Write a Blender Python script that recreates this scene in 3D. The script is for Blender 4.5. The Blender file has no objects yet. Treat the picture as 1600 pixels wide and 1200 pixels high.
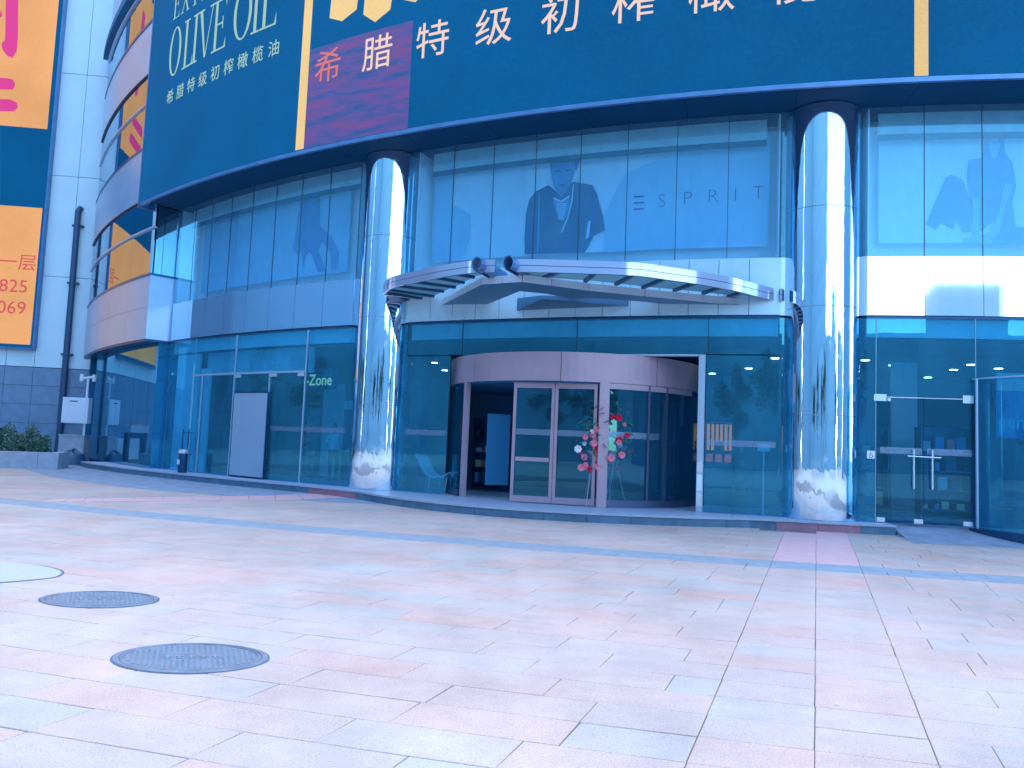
import bpy, bmesh, math, random
from mathutils import Vector, Matrix
from mathutils.geometry import tessellate_polygon
random.seed(7)
S = bpy.context.scene
COL = S.collection
R_ = math.radians

# ------------------------------------------------------------------ camera
FPX, EYE = 1200.0, Vector((0, 0, 1.5))
ROLL = math.atan(.041)
PITCH = math.atan(93.5 * math.cos(ROLL) / FPX)
FW = Vector((0, math.cos(PITCH), math.sin(PITCH)))
_u = Vector((0, -math.sin(PITCH), math.cos(PITCH))); _r = Vector((1, 0, 0))
RT = _r * math.cos(ROLL) + _u * math.sin(ROLL)
UP = _u * math.cos(ROLL) - _r * math.sin(ROLL)
cam = bpy.data.cameras.new('camera'); cam.sensor_width = 36; cam.lens = 36 * FPX / 1600
cam.clip_start = .05; cam.clip_end = 2000
camo = bpy.data.objects.new('camera', cam); COL.objects.link(camo)
mw = Matrix((RT, UP, -FW)).transposed().to_4x4(); mw.translation = EYE
camo.matrix_world = mw
S.camera = camo

# ------------------------------------------------------------------ light
SUN_EL, SUN_AZ = R_(68), R_(20)           # azimuth clockwise from +Y: high behind the mall, veiled
world = bpy.data.worlds.new('World'); S.world = world; world.use_nodes = True
wn = world.node_tree; wn.nodes.clear()
wo = wn.nodes.new('ShaderNodeOutputWorld'); wb = wn.nodes.new('ShaderNodeBackground')
sky = wn.nodes.new('ShaderNodeTexSky'); sky.sky_type = 'NISHITA'; sky.sun_disc = False
sky.sun_elevation = SUN_EL; sky.sun_rotation = SUN_AZ
sky.air_density = 1.1; sky.dust_density = .3; sky.ozone_density = 2.0
wb.inputs['Strength'].default_value = .15
wn.links.new(sky.outputs[0], wb.inputs[0]); wn.links.new(wb.outputs[0], wo.inputs[0])
sun = bpy.data.lights.new('sun', 'SUN'); sun.energy = .6; sun.angle = R_(60); sun.color = (1, .95, .88)
suno = bpy.data.objects.new('sun', sun); COL.objects.link(suno)
sd = Vector((math.sin(SUN_AZ) * math.cos(SUN_EL), math.cos(SUN_AZ) * math.cos(SUN_EL), math.sin(SUN_EL)))
suno.rotation_euler = sd.to_track_quat('Z', 'Y').to_euler()
S.view_settings.view_transform = 'Standard'; S.view_settings.look = 'None'
S.view_settings.gamma = 1; S.view_settings.use_curve_mapping = False
S.view_settings.exposure = 2.65
S.render.engine = 'CYCLES'
S.cycles.transparent_max_bounces = 40; S.cycles.max_bounces = 12; S.cycles.glossy_bounces = 6
S.cycles.use_denoising = True
S.cycles.sample_clamp_indirect = 6

# ------------------------------------------------------------------ helpers: points
CX, CY, RG = 15.2, 54.16, 39.0             # the curved facade: centre and radius of its glass line
def ray(x, y): return FW + RT * ((x - 800) / FPX) + UP * ((600 - y) / FPX)
def onz(x, y, z):
    d = ray(x, y); t = (z - EYE.z) / d.z; return EYE + d * t
def oncirc(x, y, cx, cy, r, far=False):
    d = ray(x, y); ox, oy = EYE.x - cx, EYE.y - cy
    a = d.x**2 + d.y**2; b = ox * d.x + oy * d.y; c = ox**2 + oy**2 - r * r
    q = max(b * b - a * c, 0); t = (-b + (math.sqrt(q) if far else -math.sqrt(q))) / a
    return EYE + d * t
def W(u, dr, z):                            # u metres along the facade, dr metres in front of the glass
    th = u / RG; r = RG + dr
    return Vector((CX + r * math.sin(th), CY - r * math.cos(th), z))
def uz(x, y, dr=0.):                        # photo pixel -> (u, z) on the facade surface dr in front of the glass
    p = oncirc(x, y, CX, CY, RG + dr)
    return RG * math.atan2(p.x - CX, CY - p.y), p.z
def polar(p): return math.hypot(p.x - CX, p.y - CY) - RG, RG * math.atan2(p.x - CX, CY - p.y)
_wd = Vector((1, .121, 0)).normalized(); _wn = Vector((.121, -1, 0)).normalized()
def NW(a, z, off=0.):                       # neighbour wall: a metres along it, off metres in front
    return Vector((-19.8, 34., 0)) + _wd * a + _wn * off + Vector((0, 0, z))
def nwpx(x, y, off=0.):
    p0 = Vector((-19.8, 34., 0)) + _wn * off; d = ray(x, y)
    t = (p0 - Vector((EYE.x, EYE.y, 0))).dot(_wn) / d.dot(_wn); p = EYE + d * t
    return (p - p0).dot(_wd), p.z

# ------------------------------------------------------------------ helpers: mesh
class MB:
    def __init__(s): s.v = []; s.f = []; s.m = []; s.mi = 0
    def q(s, pts):
        n = len(s.v); s.v += [tuple(p) for p in pts]; s.f.append(tuple(range(n, n + len(pts)))); s.m.append(s.mi); return s
    def box8(s, b, t):                      # bottom loop (ccw from above), top loop
        n = len(s.v); k = len(b); s.v += [tuple(p) for p in b] + [tuple(p) for p in t]
        s.f.append(tuple(n + i for i in reversed(range(k)))); s.f.append(tuple(n + k + i for i in range(k)))
        for i in range(k):
            j = (i + 1) % k; s.f.append((n + i, n + j, n + k + j, n + k + i))
        s.m += [s.mi] * (k + 2); return s
    def prism(s, pts, z0, z1):              # pts xy, any (convex) polygon
        return s.box8([(p[0], p[1], z0) for p in pts], [(p[0], p[1], z1) for p in pts])
    def box(s, c, sz, rz=0.):
        cx, cy, cz = c; hx, hy, hz = sz[0] / 2, sz[1] / 2, sz[2] / 2; co, si = math.cos(rz), math.sin(rz)
        P = [(cx + x * co - y * si, cy + x * si + y * co) for x, y in ((-hx, -hy), (hx, -hy), (hx, hy), (-hx, hy))]
        return s.prism(P, cz - hz, cz + hz)
    def arc(s, u0, u1, d0, d1, z0, z1, du=.35):   # slab following the facade between offsets d0<d1
        n = max(1, math.ceil(abs(u1 - u0) / du)); N = len(s.v)
        for i in range(n + 1):
            u = u0 + (u1 - u0) * i / n
            s.v += [tuple(W(u, d1, z0)), tuple(W(u, d0, z0)), tuple(W(u, d0, z1)), tuple(W(u, d1, z1))]
        for i in range(n):
            a = N + 4 * i; b = a + 4
            for j in range(4):
                k = (j + 1) % 4; s.f.append((a + j, b + j, b + k, a + k))
        e = N + 4 * n
        s.f += [(N, N + 1, N + 2, N + 3)[::1], (e + 3, e + 2, e + 1, e)]
        s.m += [s.mi] * (4 * n + 2); return s
    def band(s, pts, z0, z1, th, closed=False):   # vertical strip of thickness th (to the left of travel) along xy path; z may be list
        n = len(pts); L = []
        for i in range(n):
            a = Vector(pts[max(i - 1, 0)][:2]); b = Vector(pts[min(i + 1, n - 1)][:2])
            if closed: a = Vector(pts[i - 1][:2]); b = Vector(pts[(i + 1) % n][:2])
            t = (b - a).normalized(); nn = Vector((-t.y, t.x)); p = Vector(pts[i][:2]); zz = pts[i][2] if len(pts[i]) > 2 else 0
            L.append((p, p + nn * th, zz))
        N = len(s.v)
        for p, q_, zz in L:
            s.v += [(p.x, p.y, zz + z0), (q_.x, q_.y, zz + z0), (q_.x, q_.y, zz + z1), (p.x, p.y, zz + z1)]
        m = n if closed else n - 1
        for i in range(m):
            a = N + 4 * i; b = N + 4 * ((i + 1) % n)
            for j in range(4):
                k = (j + 1) % 4; s.f.append((a + j, b + j, b + k, a + k)); s.m.append(s.mi)
        if not closed:
            e = N + 4 * (n - 1); s.f += [(N, N + 1, N + 2, N + 3), (e + 3, e + 2, e + 1, e)]; s.m += [s.mi] * 2
        return s
    def tube(s, pts, r, n=8, caps=True):
        pts = [Vector(p) for p in pts]; N = len(s.v); rr = r if isinstance(r, (list, tuple)) else [r] * len(pts)
        for i, p in enumerate(pts):
            t = (pts[min(i + 1, len(pts) - 1)] - pts[max(i - 1, 0)]).normalized()
            a = t.orthogonal().normalized() if abs(t.z) < .99 else Vector((1, 0, 0))
            if abs(t.z) < .99: a = t.cross(Vector((0, 0, 1))).normalized()
            b = t.cross(a)
            for k in range(n):
                an = 2 * math.pi * k / n; s.v.append(tuple(p + (a * math.cos(an) + b * math.sin(an)) * rr[i]))
        for i in range(len(pts) - 1):
            for k in range(n):
                a = N + i * n + k; b = N + i * n + (k + 1) % n; s.f.append((a, b, b + n, a + n)); s.m.append(s.mi)
        if caps:
            s.f += [tuple(N + k for k in reversed(range(n))), tuple(N + (len(pts) - 1) * n + k for k in range(n))]; s.m += [s.mi] * 2
        return s
    def lathe(s, c, prof, n=32):            # prof: (r, z)
        N = len(s.v)
        for r, z in prof:
            for k in range(n):
                an = 2 * math.pi * k / n; s.v.append((c[0] + r * math.cos(an), c[1] + r * math.sin(an), z))
        for i in range(len(prof) - 1):
            for k in range(n):
                a = N + i * n + k; b = N + i * n + (k + 1) % n; s.f.append((a, b, b + n, a + n)); s.m.append(s.mi)
        if prof[0][0] > 1e-5: s.f.append(tuple(N + k for k in reversed(range(n)))); s.m.append(s.mi)
        if prof[-1][0] > 1e-5: s.f.append(tuple(N + (len(prof) - 1) * n + k for k in range(n))); s.m.append(s.mi)
        return s
    def poly(s, pts2, fn):                  # flat print: 2D outline triangulated, mapped by fn(x, y)
        tri = tessellate_polygon([[Vector((p[0], p[1], 0)) for p in pts2]]); N = len(s.v)
        s.v += [tuple(fn(p[0], p[1])) for p in pts2]
        for t in tri:
            a, b, c = [Vector((pts2[i][0], pts2[i][1])) for i in t]
            if (b - a).cross(c - a) < 0: t = t[::-1]
            s.f.append(tuple(N + i for i in t)); s.m.append(s.mi)
        return s
    def mesh(s, name, mats=None, smooth=False):
        me = bpy.data.meshes.new(name); me.from_pydata(s.v, [], s.f); me.update()
        for m in (mats if isinstance(mats, (list, tuple)) else [mats]):
            if m: me.materials.append(m)
        me.polygons.foreach_set('material_index', s.m)
        if smooth:
            me.polygons.foreach_set('use_smooth', [True] * len(s.f))
            try: me.set_sharp_from_angle(angle=R_(40))
            except Exception: pass
        return me
    def build(s, name, mats, parent=None, smooth=False, **k):
        o = bpy.data.objects.new(name, s.mesh(name, mats, smooth)); COL.objects.link(o)
        if parent:
            o.parent = parent; M_ = parent.matrix_basis.copy(); q_ = parent
            while q_.parent: M_ = q_.parent.matrix_basis @ q_.matrix_parent_inverse @ M_; q_ = q_.parent
            o.matrix_parent_inverse = M_.inverted()
        for a, b in k.items(): o[a] = b
        return o
def thing(name, label, cat, loc=(0, 0, 0), group=None):
    o = bpy.data.objects.new(name, None); COL.objects.link(o); o.location = loc; o['label'] = label; o['category'] = cat
    o.empty_display_size = .2
    if group: o['group'] = group
    return o
def tag(o, label, cat, group=None):
    o['label'] = label; o['category'] = cat
    if group: o['group'] = group
    return o
def struct(o): o['kind'] = 'structure'; return o
def copy_tree(o, parent=None):
    c = o.copy(); COL.objects.link(c)
    if parent: c.parent = parent
    for ch in list(o.children): copy_tree(ch, c)
    return c
def spline(P, n=6):
    P = [Vector(p) for p in P]; out = []
    for i in range(len(P) - 1):
        a, b, c, d = P[max(i - 1, 0)], P[i], P[i + 1], P[min(i + 2, len(P) - 1)]
        for k in range(n):
            t = k / n; out.append(.5 * ((2 * b) + (c - a) * t + (2 * a - 5 * b + 4 * c - d) * t * t + (3 * b - a - 3 * c + d) * t**3))
    return out + [P[-1]]
def text_tris(body, fn, size=1., bold=0., sx=1.):    # letters of the built-in font, flat, mapped by fn(x, y)
    cu = bpy.data.curves.new('lettering', 'FONT'); cu.body = body; cu.size = size; cu.offset = bold; cu.resolution_u = 3
    ob = bpy.data.objects.new('lettering', cu); COL.objects.link(ob)
    me = bpy.data.meshes.new_from_object(ob.evaluated_get(bpy.context.evaluated_depsgraph_get()))
    mb = MB(); mb.v = [tuple(fn(v.co.x * sx, v.co.y)) for v in me.vertices]; mb.f = [tuple(p.vertices) for p in me.polygons]; mb.m = [0] * len(mb.f)
    bpy.data.objects.remove(ob); bpy.data.curves.remove(cu); bpy.data.meshes.remove(me)
    return mb

# ------------------------------------------------------------------ helpers: materials
def lin(r, g, b):
    f = lambda c: (c / 255 / 12.92) if c / 255 <= .04045 else ((c / 255 + .055) / 1.055) ** 2.4
    return (f(r), f(g), f(b), 1)
class Mat:
    def __init__(s, name):
        s.m = bpy.data.materials.new(name); s.m.use_nodes = True; s.t = s.m.node_tree; s.n = s.t.nodes
        s.bs = s.n['Principled BSDF']; s.out = s.n['Material Output']
    def N(s, t, **k):
        n = s.n.new(t)
        for a, b in k.items():
            if a in n.inputs: n.inputs[a].default_value = b
            else: setattr(n, a, b)
        return n
    def L(s, a, b): s.t.links.new(a, b)
def mat(name, col, rough=.5, metal=0., var=.0, vs=3., bump=0., bs=30., spec=.5, stretch=None, emit=None, es=0., dirt=None):
    M = Mat(name); b = M.bs; c = tuple(col)[:3] + (1,)
    b.inputs['Roughness'].default_value = rough; b.inputs['Metallic'].default_value = metal
    b.inputs['Specular IOR Level'].default_value = spec
    tc = M.N('ShaderNodeTexCoord'); mp = M.N('ShaderNodeMapping'); M.L(tc.outputs['Object'], mp.inputs[0])
    if stretch: mp.inputs['Scale'].default_value = stretch
    if var:
        nz = M.N('ShaderNodeTexNoise', Scale=vs, Detail=6., Roughness=.6); M.L(mp.outputs[0], nz.inputs['Vector'])
        rp = M.N('ShaderNodeValToRGB'); rp.color_ramp.elements[0].position = .3; rp.color_ramp.elements[1].position = .7
        rp.color_ramp.elements[0].color = tuple(x * (1 - var) for x in c[:3]) + (1,)
        rp.color_ramp.elements[1].color = tuple(min(x * (1 + var * .6), 1) for x in c[:3]) + (1,)
        M.L(nz.outputs[0], rp.inputs[0]); M.L(rp.outputs[0], b.inputs['Base Color'])
        mr = M.N('ShaderNodeMapRange'); mr.inputs['To Min'].default_value = max(rough - .08, 0); mr.inputs['To Max'].default_value = rough + .08
        M.L(nz.outputs[0], mr.inputs[0]); M.L(mr.outputs[0], b.inputs['Roughness'])
    else: b.inputs['Base Color'].default_value = c
    if bump:
        n2 = M.N('ShaderNodeTexNoise', Scale=bs, Detail=4.); M.L(mp.outputs[0], n2.inputs['Vector'])
        bp = M.N('ShaderNodeBump', Strength=bump, Distance=.02); M.L(n2.outputs[0], bp.inputs['Height']); M.L(bp.outputs[0], b.inputs['Normal'])
    if emit: b.inputs['Emission Color'].default_value = tuple(emit)[:3] + (1,); b.inputs['Emission Strength'].default_value = es
    return M.m
def glass(name, tint, refl, f0=.10, f1=.9, rough=.0, wav=.0, power=4., veil=0., veil_col=(.12, .56, .76)):
    M = Mat(name); M.n.remove(M.bs)
    tr = M.N('ShaderNodeBsdfTransparent'); tr.inputs[0].default_value = tuple(tint) + (1,)
    gl = M.N('ShaderNodeBsdfGlossy'); gl.inputs[0].default_value = tuple(refl) + (1,); gl.inputs['Roughness'].default_value = rough
    lw = M.N('ShaderNodeLayerWeight'); lw.inputs[0].default_value = .5
    pw = M.N('ShaderNodeMath', operation='POWER'); pw.inputs[1].default_value = power; M.L(lw.outputs['Facing'], pw.inputs[0])
    mr = M.N('ShaderNodeMapRange'); mr.inputs['To Min'].default_value = f0; mr.inputs['To Max'].default_value = f1
    M.L(pw.outputs[0], mr.inputs[0]); mx = M.N('ShaderNodeMixShader'); M.L(mr.outputs[0], mx.inputs[0]); M.L(tr.outputs[0], mx.inputs[1]); M.L(gl.outputs[0], mx.inputs[2])
    if wav:
        tc = M.N('ShaderNodeTexCoord'); nz = M.N('ShaderNodeTexNoise', Scale=.9, Detail=2.); M.L(tc.outputs['Object'], nz.inputs['Vector'])
        bp = M.N('ShaderNodeBump', Strength=wav, Distance=.05); M.L(nz.outputs[0], bp.inputs['Height']); M.L(bp.outputs[0], gl.inputs['Normal'])
    sh = mx
    if veil:                                # uneven pale blue veil mixed into the colour to lift darks like lens haze
        df = M.N('ShaderNodeBsdfDiffuse'); df.inputs[0].default_value = tuple(veil_col) + (1,)
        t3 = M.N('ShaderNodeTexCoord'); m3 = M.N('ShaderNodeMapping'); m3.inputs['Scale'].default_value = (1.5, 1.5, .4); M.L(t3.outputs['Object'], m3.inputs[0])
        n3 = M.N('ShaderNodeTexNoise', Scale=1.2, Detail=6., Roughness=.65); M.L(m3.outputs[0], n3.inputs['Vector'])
        r3 = M.N('ShaderNodeMapRange'); r3.inputs['From Min'].default_value = .3; r3.inputs['From Max'].default_value = .75; r3.inputs['To Min'].default_value = veil * .6; r3.inputs['To Max'].default_value = veil * 1.5; M.L(n3.outputs[0], r3.inputs[0])
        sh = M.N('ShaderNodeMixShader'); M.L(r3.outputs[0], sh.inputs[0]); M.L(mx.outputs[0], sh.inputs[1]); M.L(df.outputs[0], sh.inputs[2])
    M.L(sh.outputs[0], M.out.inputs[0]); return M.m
def emis(name, col, st, led=False, scale=14.):
    M = Mat(name); b = M.bs; b.inputs['Base Color'].default_value = (.002, .01, .02, 1); b.inputs['Roughness'].default_value = .7; b.inputs['Specular IOR Level'].default_value = .08
    b.inputs['Emission Strength'].default_value = st
    if led:                                 # the lamps of the screen: fine dots and uneven modules
        tc = M.N('ShaderNodeTexCoord'); nz = M.N('ShaderNodeTexNoise', Scale=.35, Detail=3.); M.L(tc.outputs['Object'], nz.inputs['Vector'])
        n2 = M.N('ShaderNodeTexNoise', Scale=scale, Detail=2.); M.L(tc.outputs['Object'], n2.inputs['Vector'])
        ad = M.N('ShaderNodeMath', operation='ADD'); M.L(nz.outputs[0], ad.inputs[0]); M.L(n2.outputs[0], ad.inputs[1])
        mr = M.N('ShaderNodeMapRange'); mr.inputs['From Min'].default_value = .6; mr.inputs['From Max'].default_value = 1.4
        mr.inputs['To Min'].default_value = .8; mr.inputs['To Max'].default_value = 1.2; M.L(ad.outputs[0], mr.inputs[0])
        vm = M.N('ShaderNodeVectorMath', operation='SCALE'); vm.inputs[0].default_value = tuple(col)[:3]; M.L(mr.outputs[0], vm.inputs['Scale'])
        M.L(vm.outputs[0], b.inputs['Emission Color'])
    else: b.inputs['Emission Color'].default_value = tuple(col)[:3] + (1,)
    return M.m

EX = 2 ** -S.view_settings.exposure         # emitted screens are metered against the exposure
M_mortar = mat('mortar', (.17, .15, .15), .9, var=.3)
M_plaza = mat('plaza_stone', (.36, .34, .34), .7, var=.15, vs=2)
def paver_mat():
    M = Mat('granite_paver'); b = M.bs
    at = M.N('ShaderNodeAttribute', attribute_name='tone')
    tc = M.N('ShaderNodeTexCoord')
    big = M.N('ShaderNodeTexNoise', Scale=.8, Detail=3.); M.L(tc.outputs['Object'], big.inputs['Vector'])
    ad = M.N('ShaderNodeMath', operation='ADD'); M.L(at.outputs['Fac'], ad.inputs[0])
    mb_ = M.N('ShaderNodeMath', operation='MULTIPLY_ADD'); mb_.inputs[1].default_value = 1.1; mb_.inputs[2].default_value = -.55
    M.L(big.outputs[0], mb_.inputs[0]); M.L(mb_.outputs[0], ad.inputs[1])
    rp = M.N('ShaderNodeValToRGB'); e = rp.color_ramp.elements
    e[0].position = 0.; e[0].color = (.405, .385, .36, 1); e[1].position = 1.; e[1].color = (.505, .345, .30, 1)
    m = e.new(.5); m.color = (.46, .365, .33, 1)
    M.L(ad.outputs[0], rp.inputs[0])
    gr = M.N('ShaderNodeTexNoise', Scale=85., Detail=4., Roughness=.7); M.L(tc.outputs['Object'], gr.inputs['Vector'])
    g2 = M.N('ShaderNodeMapRange'); g2.inputs['From Min'].default_value = .25; g2.inputs['From Max'].default_value = .75; g2.inputs['To Min'].default_value = .66; g2.inputs['To Max'].default_value = 1.32; M.L(gr.outputs[0], g2.inputs[0])
    st = M.N('ShaderNodeTexNoise', Scale=1.7, Detail=8., Roughness=.7); M.L(tc.outputs['Object'], st.inputs['Vector'])
    s2 = M.N('ShaderNodeMapRange'); s2.inputs['From Min'].default_value = .3; s2.inputs['From Max'].default_value = .7; s2.inputs['To Min'].default_value = .86; s2.inputs['To Max'].default_value = 1.06; M.L(st.outputs[0], s2.inputs[0])
    mu = M.N('ShaderNodeMath', operation='MULTIPLY'); M.L(g2.outputs[0], mu.inputs[0]); M.L(s2.outputs[0], mu.inputs[1])
    vo = M.N('ShaderNodeTexVoronoi', Scale=1.3, Randomness=1.); M.L(tc.outputs['Object'], vo.inputs['Vector'])      # trodden-in gum and oil spots
    v2 = M.N('ShaderNodeMapRange'); v2.inputs['From Min'].default_value = .018; v2.inputs['From Max'].default_value = .032; v2.inputs['To Min'].default_value = .62; v2.inputs['To Max'].default_value = 1.; M.L(vo.outputs['Distance'], v2.inputs[0])
    mu2 = M.N('ShaderNodeMath', operation='MULTIPLY'); M.L(mu.outputs[0], mu2.inputs[0]); M.L(v2.outputs[0], mu2.inputs[1])
    dn = M.N('ShaderNodeTexNoise', Scale=.45, Detail=9., Roughness=.72); M.L(tc.outputs['Object'], dn.inputs['Vector'])
    d2 = M.N('ShaderNodeMapRange'); d2.inputs['From Min'].default_value = .35; d2.inputs['From Max'].default_value = .62; d2.inputs['To Min'].default_value = .78; d2.inputs['To Max'].default_value = 1.05; M.L(dn.outputs[0], d2.inputs[0])
    mu3 = M.N('ShaderNodeMath', operation='MULTIPLY'); M.L(mu2.outputs[0], mu3.inputs[0]); M.L(d2.outputs[0], mu3.inputs[1])
    vm = M.N('ShaderNodeVectorMath', operation='SCALE'); M.L(rp.outputs[0], vm.inputs[0]); M.L(mu3.outputs[0], vm.inputs['Scale'])
    M.L(vm.outputs[0], b.inputs['Base Color']); b.inputs['Roughness'].default_value = .62
    bp = M.N('ShaderNodeBump', Strength=.15, Distance=.004); M.L(gr.outputs[0], bp.inputs['Height']); M.L(bp.outputs[0], b.inputs['Normal'])
    return M.m
M_paver = paver_mat()
M_bandst = mat('grey_granite', (.235, .29, .34), .6, var=.18, vs=5, bump=.1, bs=80)
M_pink = mat('pink_granite', (.56, .35, .36), .6, var=.12, vs=5, bump=.1, bs=80)
M_apron = mat('apron_granite', (.23, .28, .36), .65, var=.32, vs=2.5)
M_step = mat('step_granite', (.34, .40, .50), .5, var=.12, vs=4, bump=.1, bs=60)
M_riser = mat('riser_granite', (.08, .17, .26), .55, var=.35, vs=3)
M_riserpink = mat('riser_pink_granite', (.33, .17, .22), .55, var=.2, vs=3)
M_iron = mat('cast_iron', (.20, .23, .28), .42, .35, var=.25, vs=8)
M_ironstud = mat('cast_iron_worn', (.40, .46, .54), .35, .5)
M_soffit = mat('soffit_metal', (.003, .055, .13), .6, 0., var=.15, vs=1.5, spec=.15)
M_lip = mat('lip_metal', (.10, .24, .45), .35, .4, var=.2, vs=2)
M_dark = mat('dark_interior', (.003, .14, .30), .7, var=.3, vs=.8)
M_darkfloor = mat('interior_floor', (.03, .16, .32), .25, var=.2, vs=1)
M_darkmetal = mat('dark_blue_metal', (.02, .08, .18), .3, .6)
M_return = mat('curved_return_metal', (.03, .13, .28), .22, .6, bump=.03, bs=1.2)
M_joint = mat('joint_silicone', (.01, .04, .08), .5)
M_white = mat('display_white', (.74, .84, .92), .6, var=.05, vs=1)
M_valance = mat('valance_grey_green', (.36, .58, .66), .6, var=.1)
M_sp_sat = mat('spandrel_satin', (.50, .74, .84), .30, .25, var=.08, vs=1.5)
M_sp_mir = mat('spandrel_mirror', (.80, .88, .95), .05, .75, bump=.05, bs=.5)
M_sp_left = mat('spandrel_glass', (.34, .58, .80), .04, .72, bump=.06, bs=.8)
M_bulk = mat('bulkhead_panel', (.60, .76, .86), .5, var=.08)
M_clad = mat('turret_metal', (.50, .64, .80), .34, .6, var=.06, vs=1.5, bump=.03, bs=.7)
M_wallp = mat('pale_wall_panel', (.54, .74, .84), .45, var=.05, vs=.8)
M_joinwall = mat('panel_joint_dark', (.06, .12, .2), .7)
M_plinth = mat('plinth_granite', (.16, .27, .40), .5, var=.15, vs=3)
M_mirror = glass('mirror_window_glass', (.0, .02, .04), (.62, .72, .8), .82, .97)
M_glassup = glass('upper_glass', (.80, .95, .99), (.30, .80, 1.), .07, .8, veil=.09, veil_col=(.25, .60, .85))
M_glasslow = glass('lower_glass', (.54, .85, .94), (.20, .80, 1.), .09, .8, wav=.02, veil=.10)
M_glassclear = glass('door_glass', (.66, .89, .95), (.25, .8, 1.), .06, .7, wav=.02, veil=.03)
M_glassshop = glass('turret_glass', (.35, .64, .74), (.42, .82, 1.), .32, .9, veil=.06)
M_edge = mat('glass_edge', (.18, .42, .52), .2)
M_chrome = None
def chrome():
    M = Mat('polished_steel'); b = M.bs; b.inputs['Metallic'].default_value = 1; b.inputs['Roughness'].default_value = .03
    b.inputs['Base Color'].default_value = (.66, .84, .98, 1)
    tc = M.N('ShaderNodeTexCoord'); mp = M.N('ShaderNodeMapping'); mp.inputs['Scale'].default_value = (1.6, 1.6, .35); M.L(tc.outputs['Object'], mp.inputs[0])
    nz = M.N('ShaderNodeTexNoise', Scale=2.2, Detail=3., Roughness=.55); M.L(mp.outputs[0], nz.inputs['Vector'])
    bp = M.N('ShaderNodeBump', Strength=.10, Distance=.05); M.L(nz.outputs[0], bp.inputs['Height']); M.L(bp.outputs[0], b.inputs['Normal'])
    n3 = M.N('ShaderNodeTexNoise', Scale=5., Detail=6.); M.L(tc.outputs['Object'], n3.inputs['Vector'])
    mr = M.N('ShaderNodeMapRange'); mr.inputs['From Min'].default_value = .45; mr.inputs['From Max'].default_value = .8; mr.inputs['To Min'].default_value = .02; mr.inputs['To Max'].default_value = .14
    M.L(n3.outputs[0], mr.inputs[0]); M.L(mr.outputs[0], b.inputs['Roughness']); return M.m
M_chrome = chrome()
M_rim = mat('rim_steel', (.50, .57, .74), .10, .55, bump=.04, bs=2.)
M_rib = mat('canopy_rib', (.03, .10, .20), .4, .5)
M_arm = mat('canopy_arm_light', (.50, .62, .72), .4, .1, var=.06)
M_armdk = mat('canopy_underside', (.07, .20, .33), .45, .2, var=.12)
def frosted():
    M = Mat('frosted_canopy_glass'); M.n.remove(M.bs)
    d = M.N('ShaderNodeBsdfDiffuse'); d.inputs[0].default_value = (.22, .34, .40, 1); t = M.N('ShaderNodeBsdfTranslucent'); t.inputs[0].default_value = (.42, .60, .64, 1)
    mx = M.N('ShaderNodeMixShader'); mx.inputs[0].default_value = .6; M.L(d.outputs[0], mx.inputs[1]); M.L(t.outputs[0], mx.inputs[2]); M.L(mx.outputs[0], M.out.inputs[0]); return M.m
M_frost = frosted()
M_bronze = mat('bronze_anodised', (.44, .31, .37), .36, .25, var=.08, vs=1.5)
M_bronzedk = mat('bronze_dark_frame', (.10, .13, .22), .35, .55)  # darker, bluer bronze for mullions, bottom rails and drum roof
M_alu = mat('aluminium_frame', (.45, .56, .68), .35, .6)
M_fit = mat('steel_fitting', (.70, .78, .85), .25, .7)
M_vinyl = glass('vinyl_stripe', (.72, .86, .93), (.7, .85, 1.), .16, .3, rough=.5)
M_yellow = emis('screen_yellow', lin(252, 184, 118), .88 * EX, True, 30)
M_magenta = emis('screen_magenta', lin(232, 70, 160), .9 * EX)
M_redtxt = emis('screen_red_text', lin(225, 85, 100), .9 * EX)
M_navy = emis('screen_navy', lin(0, 92, 156), .85 * EX, True)
M_pole = mat('dark_pipe', (.02, .07, .15), .5)
M_box = mat('pale_cabinet', (.62, .70, .80), .5, var=.04)
M_conc = mat('planter_stone', (.33, .38, .46), .8, var=.2, vs=4, bump=.2, bs=40)
M_leaf = mat('hedge_leaf', (.035, .12, .075), .6, var=.5, vs=6)
M_leaf2 = mat('tree_leaf', (.03, .08, .04), .7, var=.5, vs=2)
M_bark = mat('tree_bark', (.08, .07, .06), .9)
M_fac = mat('opposite_wall', (.10, .24, .33), .8, var=.1)
M_facdk = mat('opposite_glass', (.08, .20, .28), .4)

# ------------------------------------------------------------------ ground and paving
g = MB(); g.q([(-300, -300, -.05), (300, -300, -.05), (300, 300, -.05), (-300, 300, -.05)])
struct(g.build('ground', M_plaza))
plaza = struct(MB().prism([(-24, -1.2), (16, -1.2), (16, 24), (-18, 38), (-24, 38)], -.045, -.012).build('plaza', M_mortar))
PX, PY = 18.0, 78.75                        # the paving courses are arcs about this point
R0, DR = 76.465, .366
SO = Vector((6.23, 15.6)); SDIR = (Vector((1.8, 4.5)) - SO).normalized(); SN = Vector((-SDIR.y, SDIR.x))
if SN.x < 0: SN = -SN
def pv(w, r):                               # w metres right of the walk centre line, on the arc of radius r
    o = SO + SN * w - Vector((PX, PY)); b = o.dot(SDIR); c = o.dot(o) - r * r
    p = SO + SN * w + SDIR * (-b + math.sqrt(max(b * b - c, 0))); return p
HALF = .575
pieces = []                                 # (distance, corners, tone, material)
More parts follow.
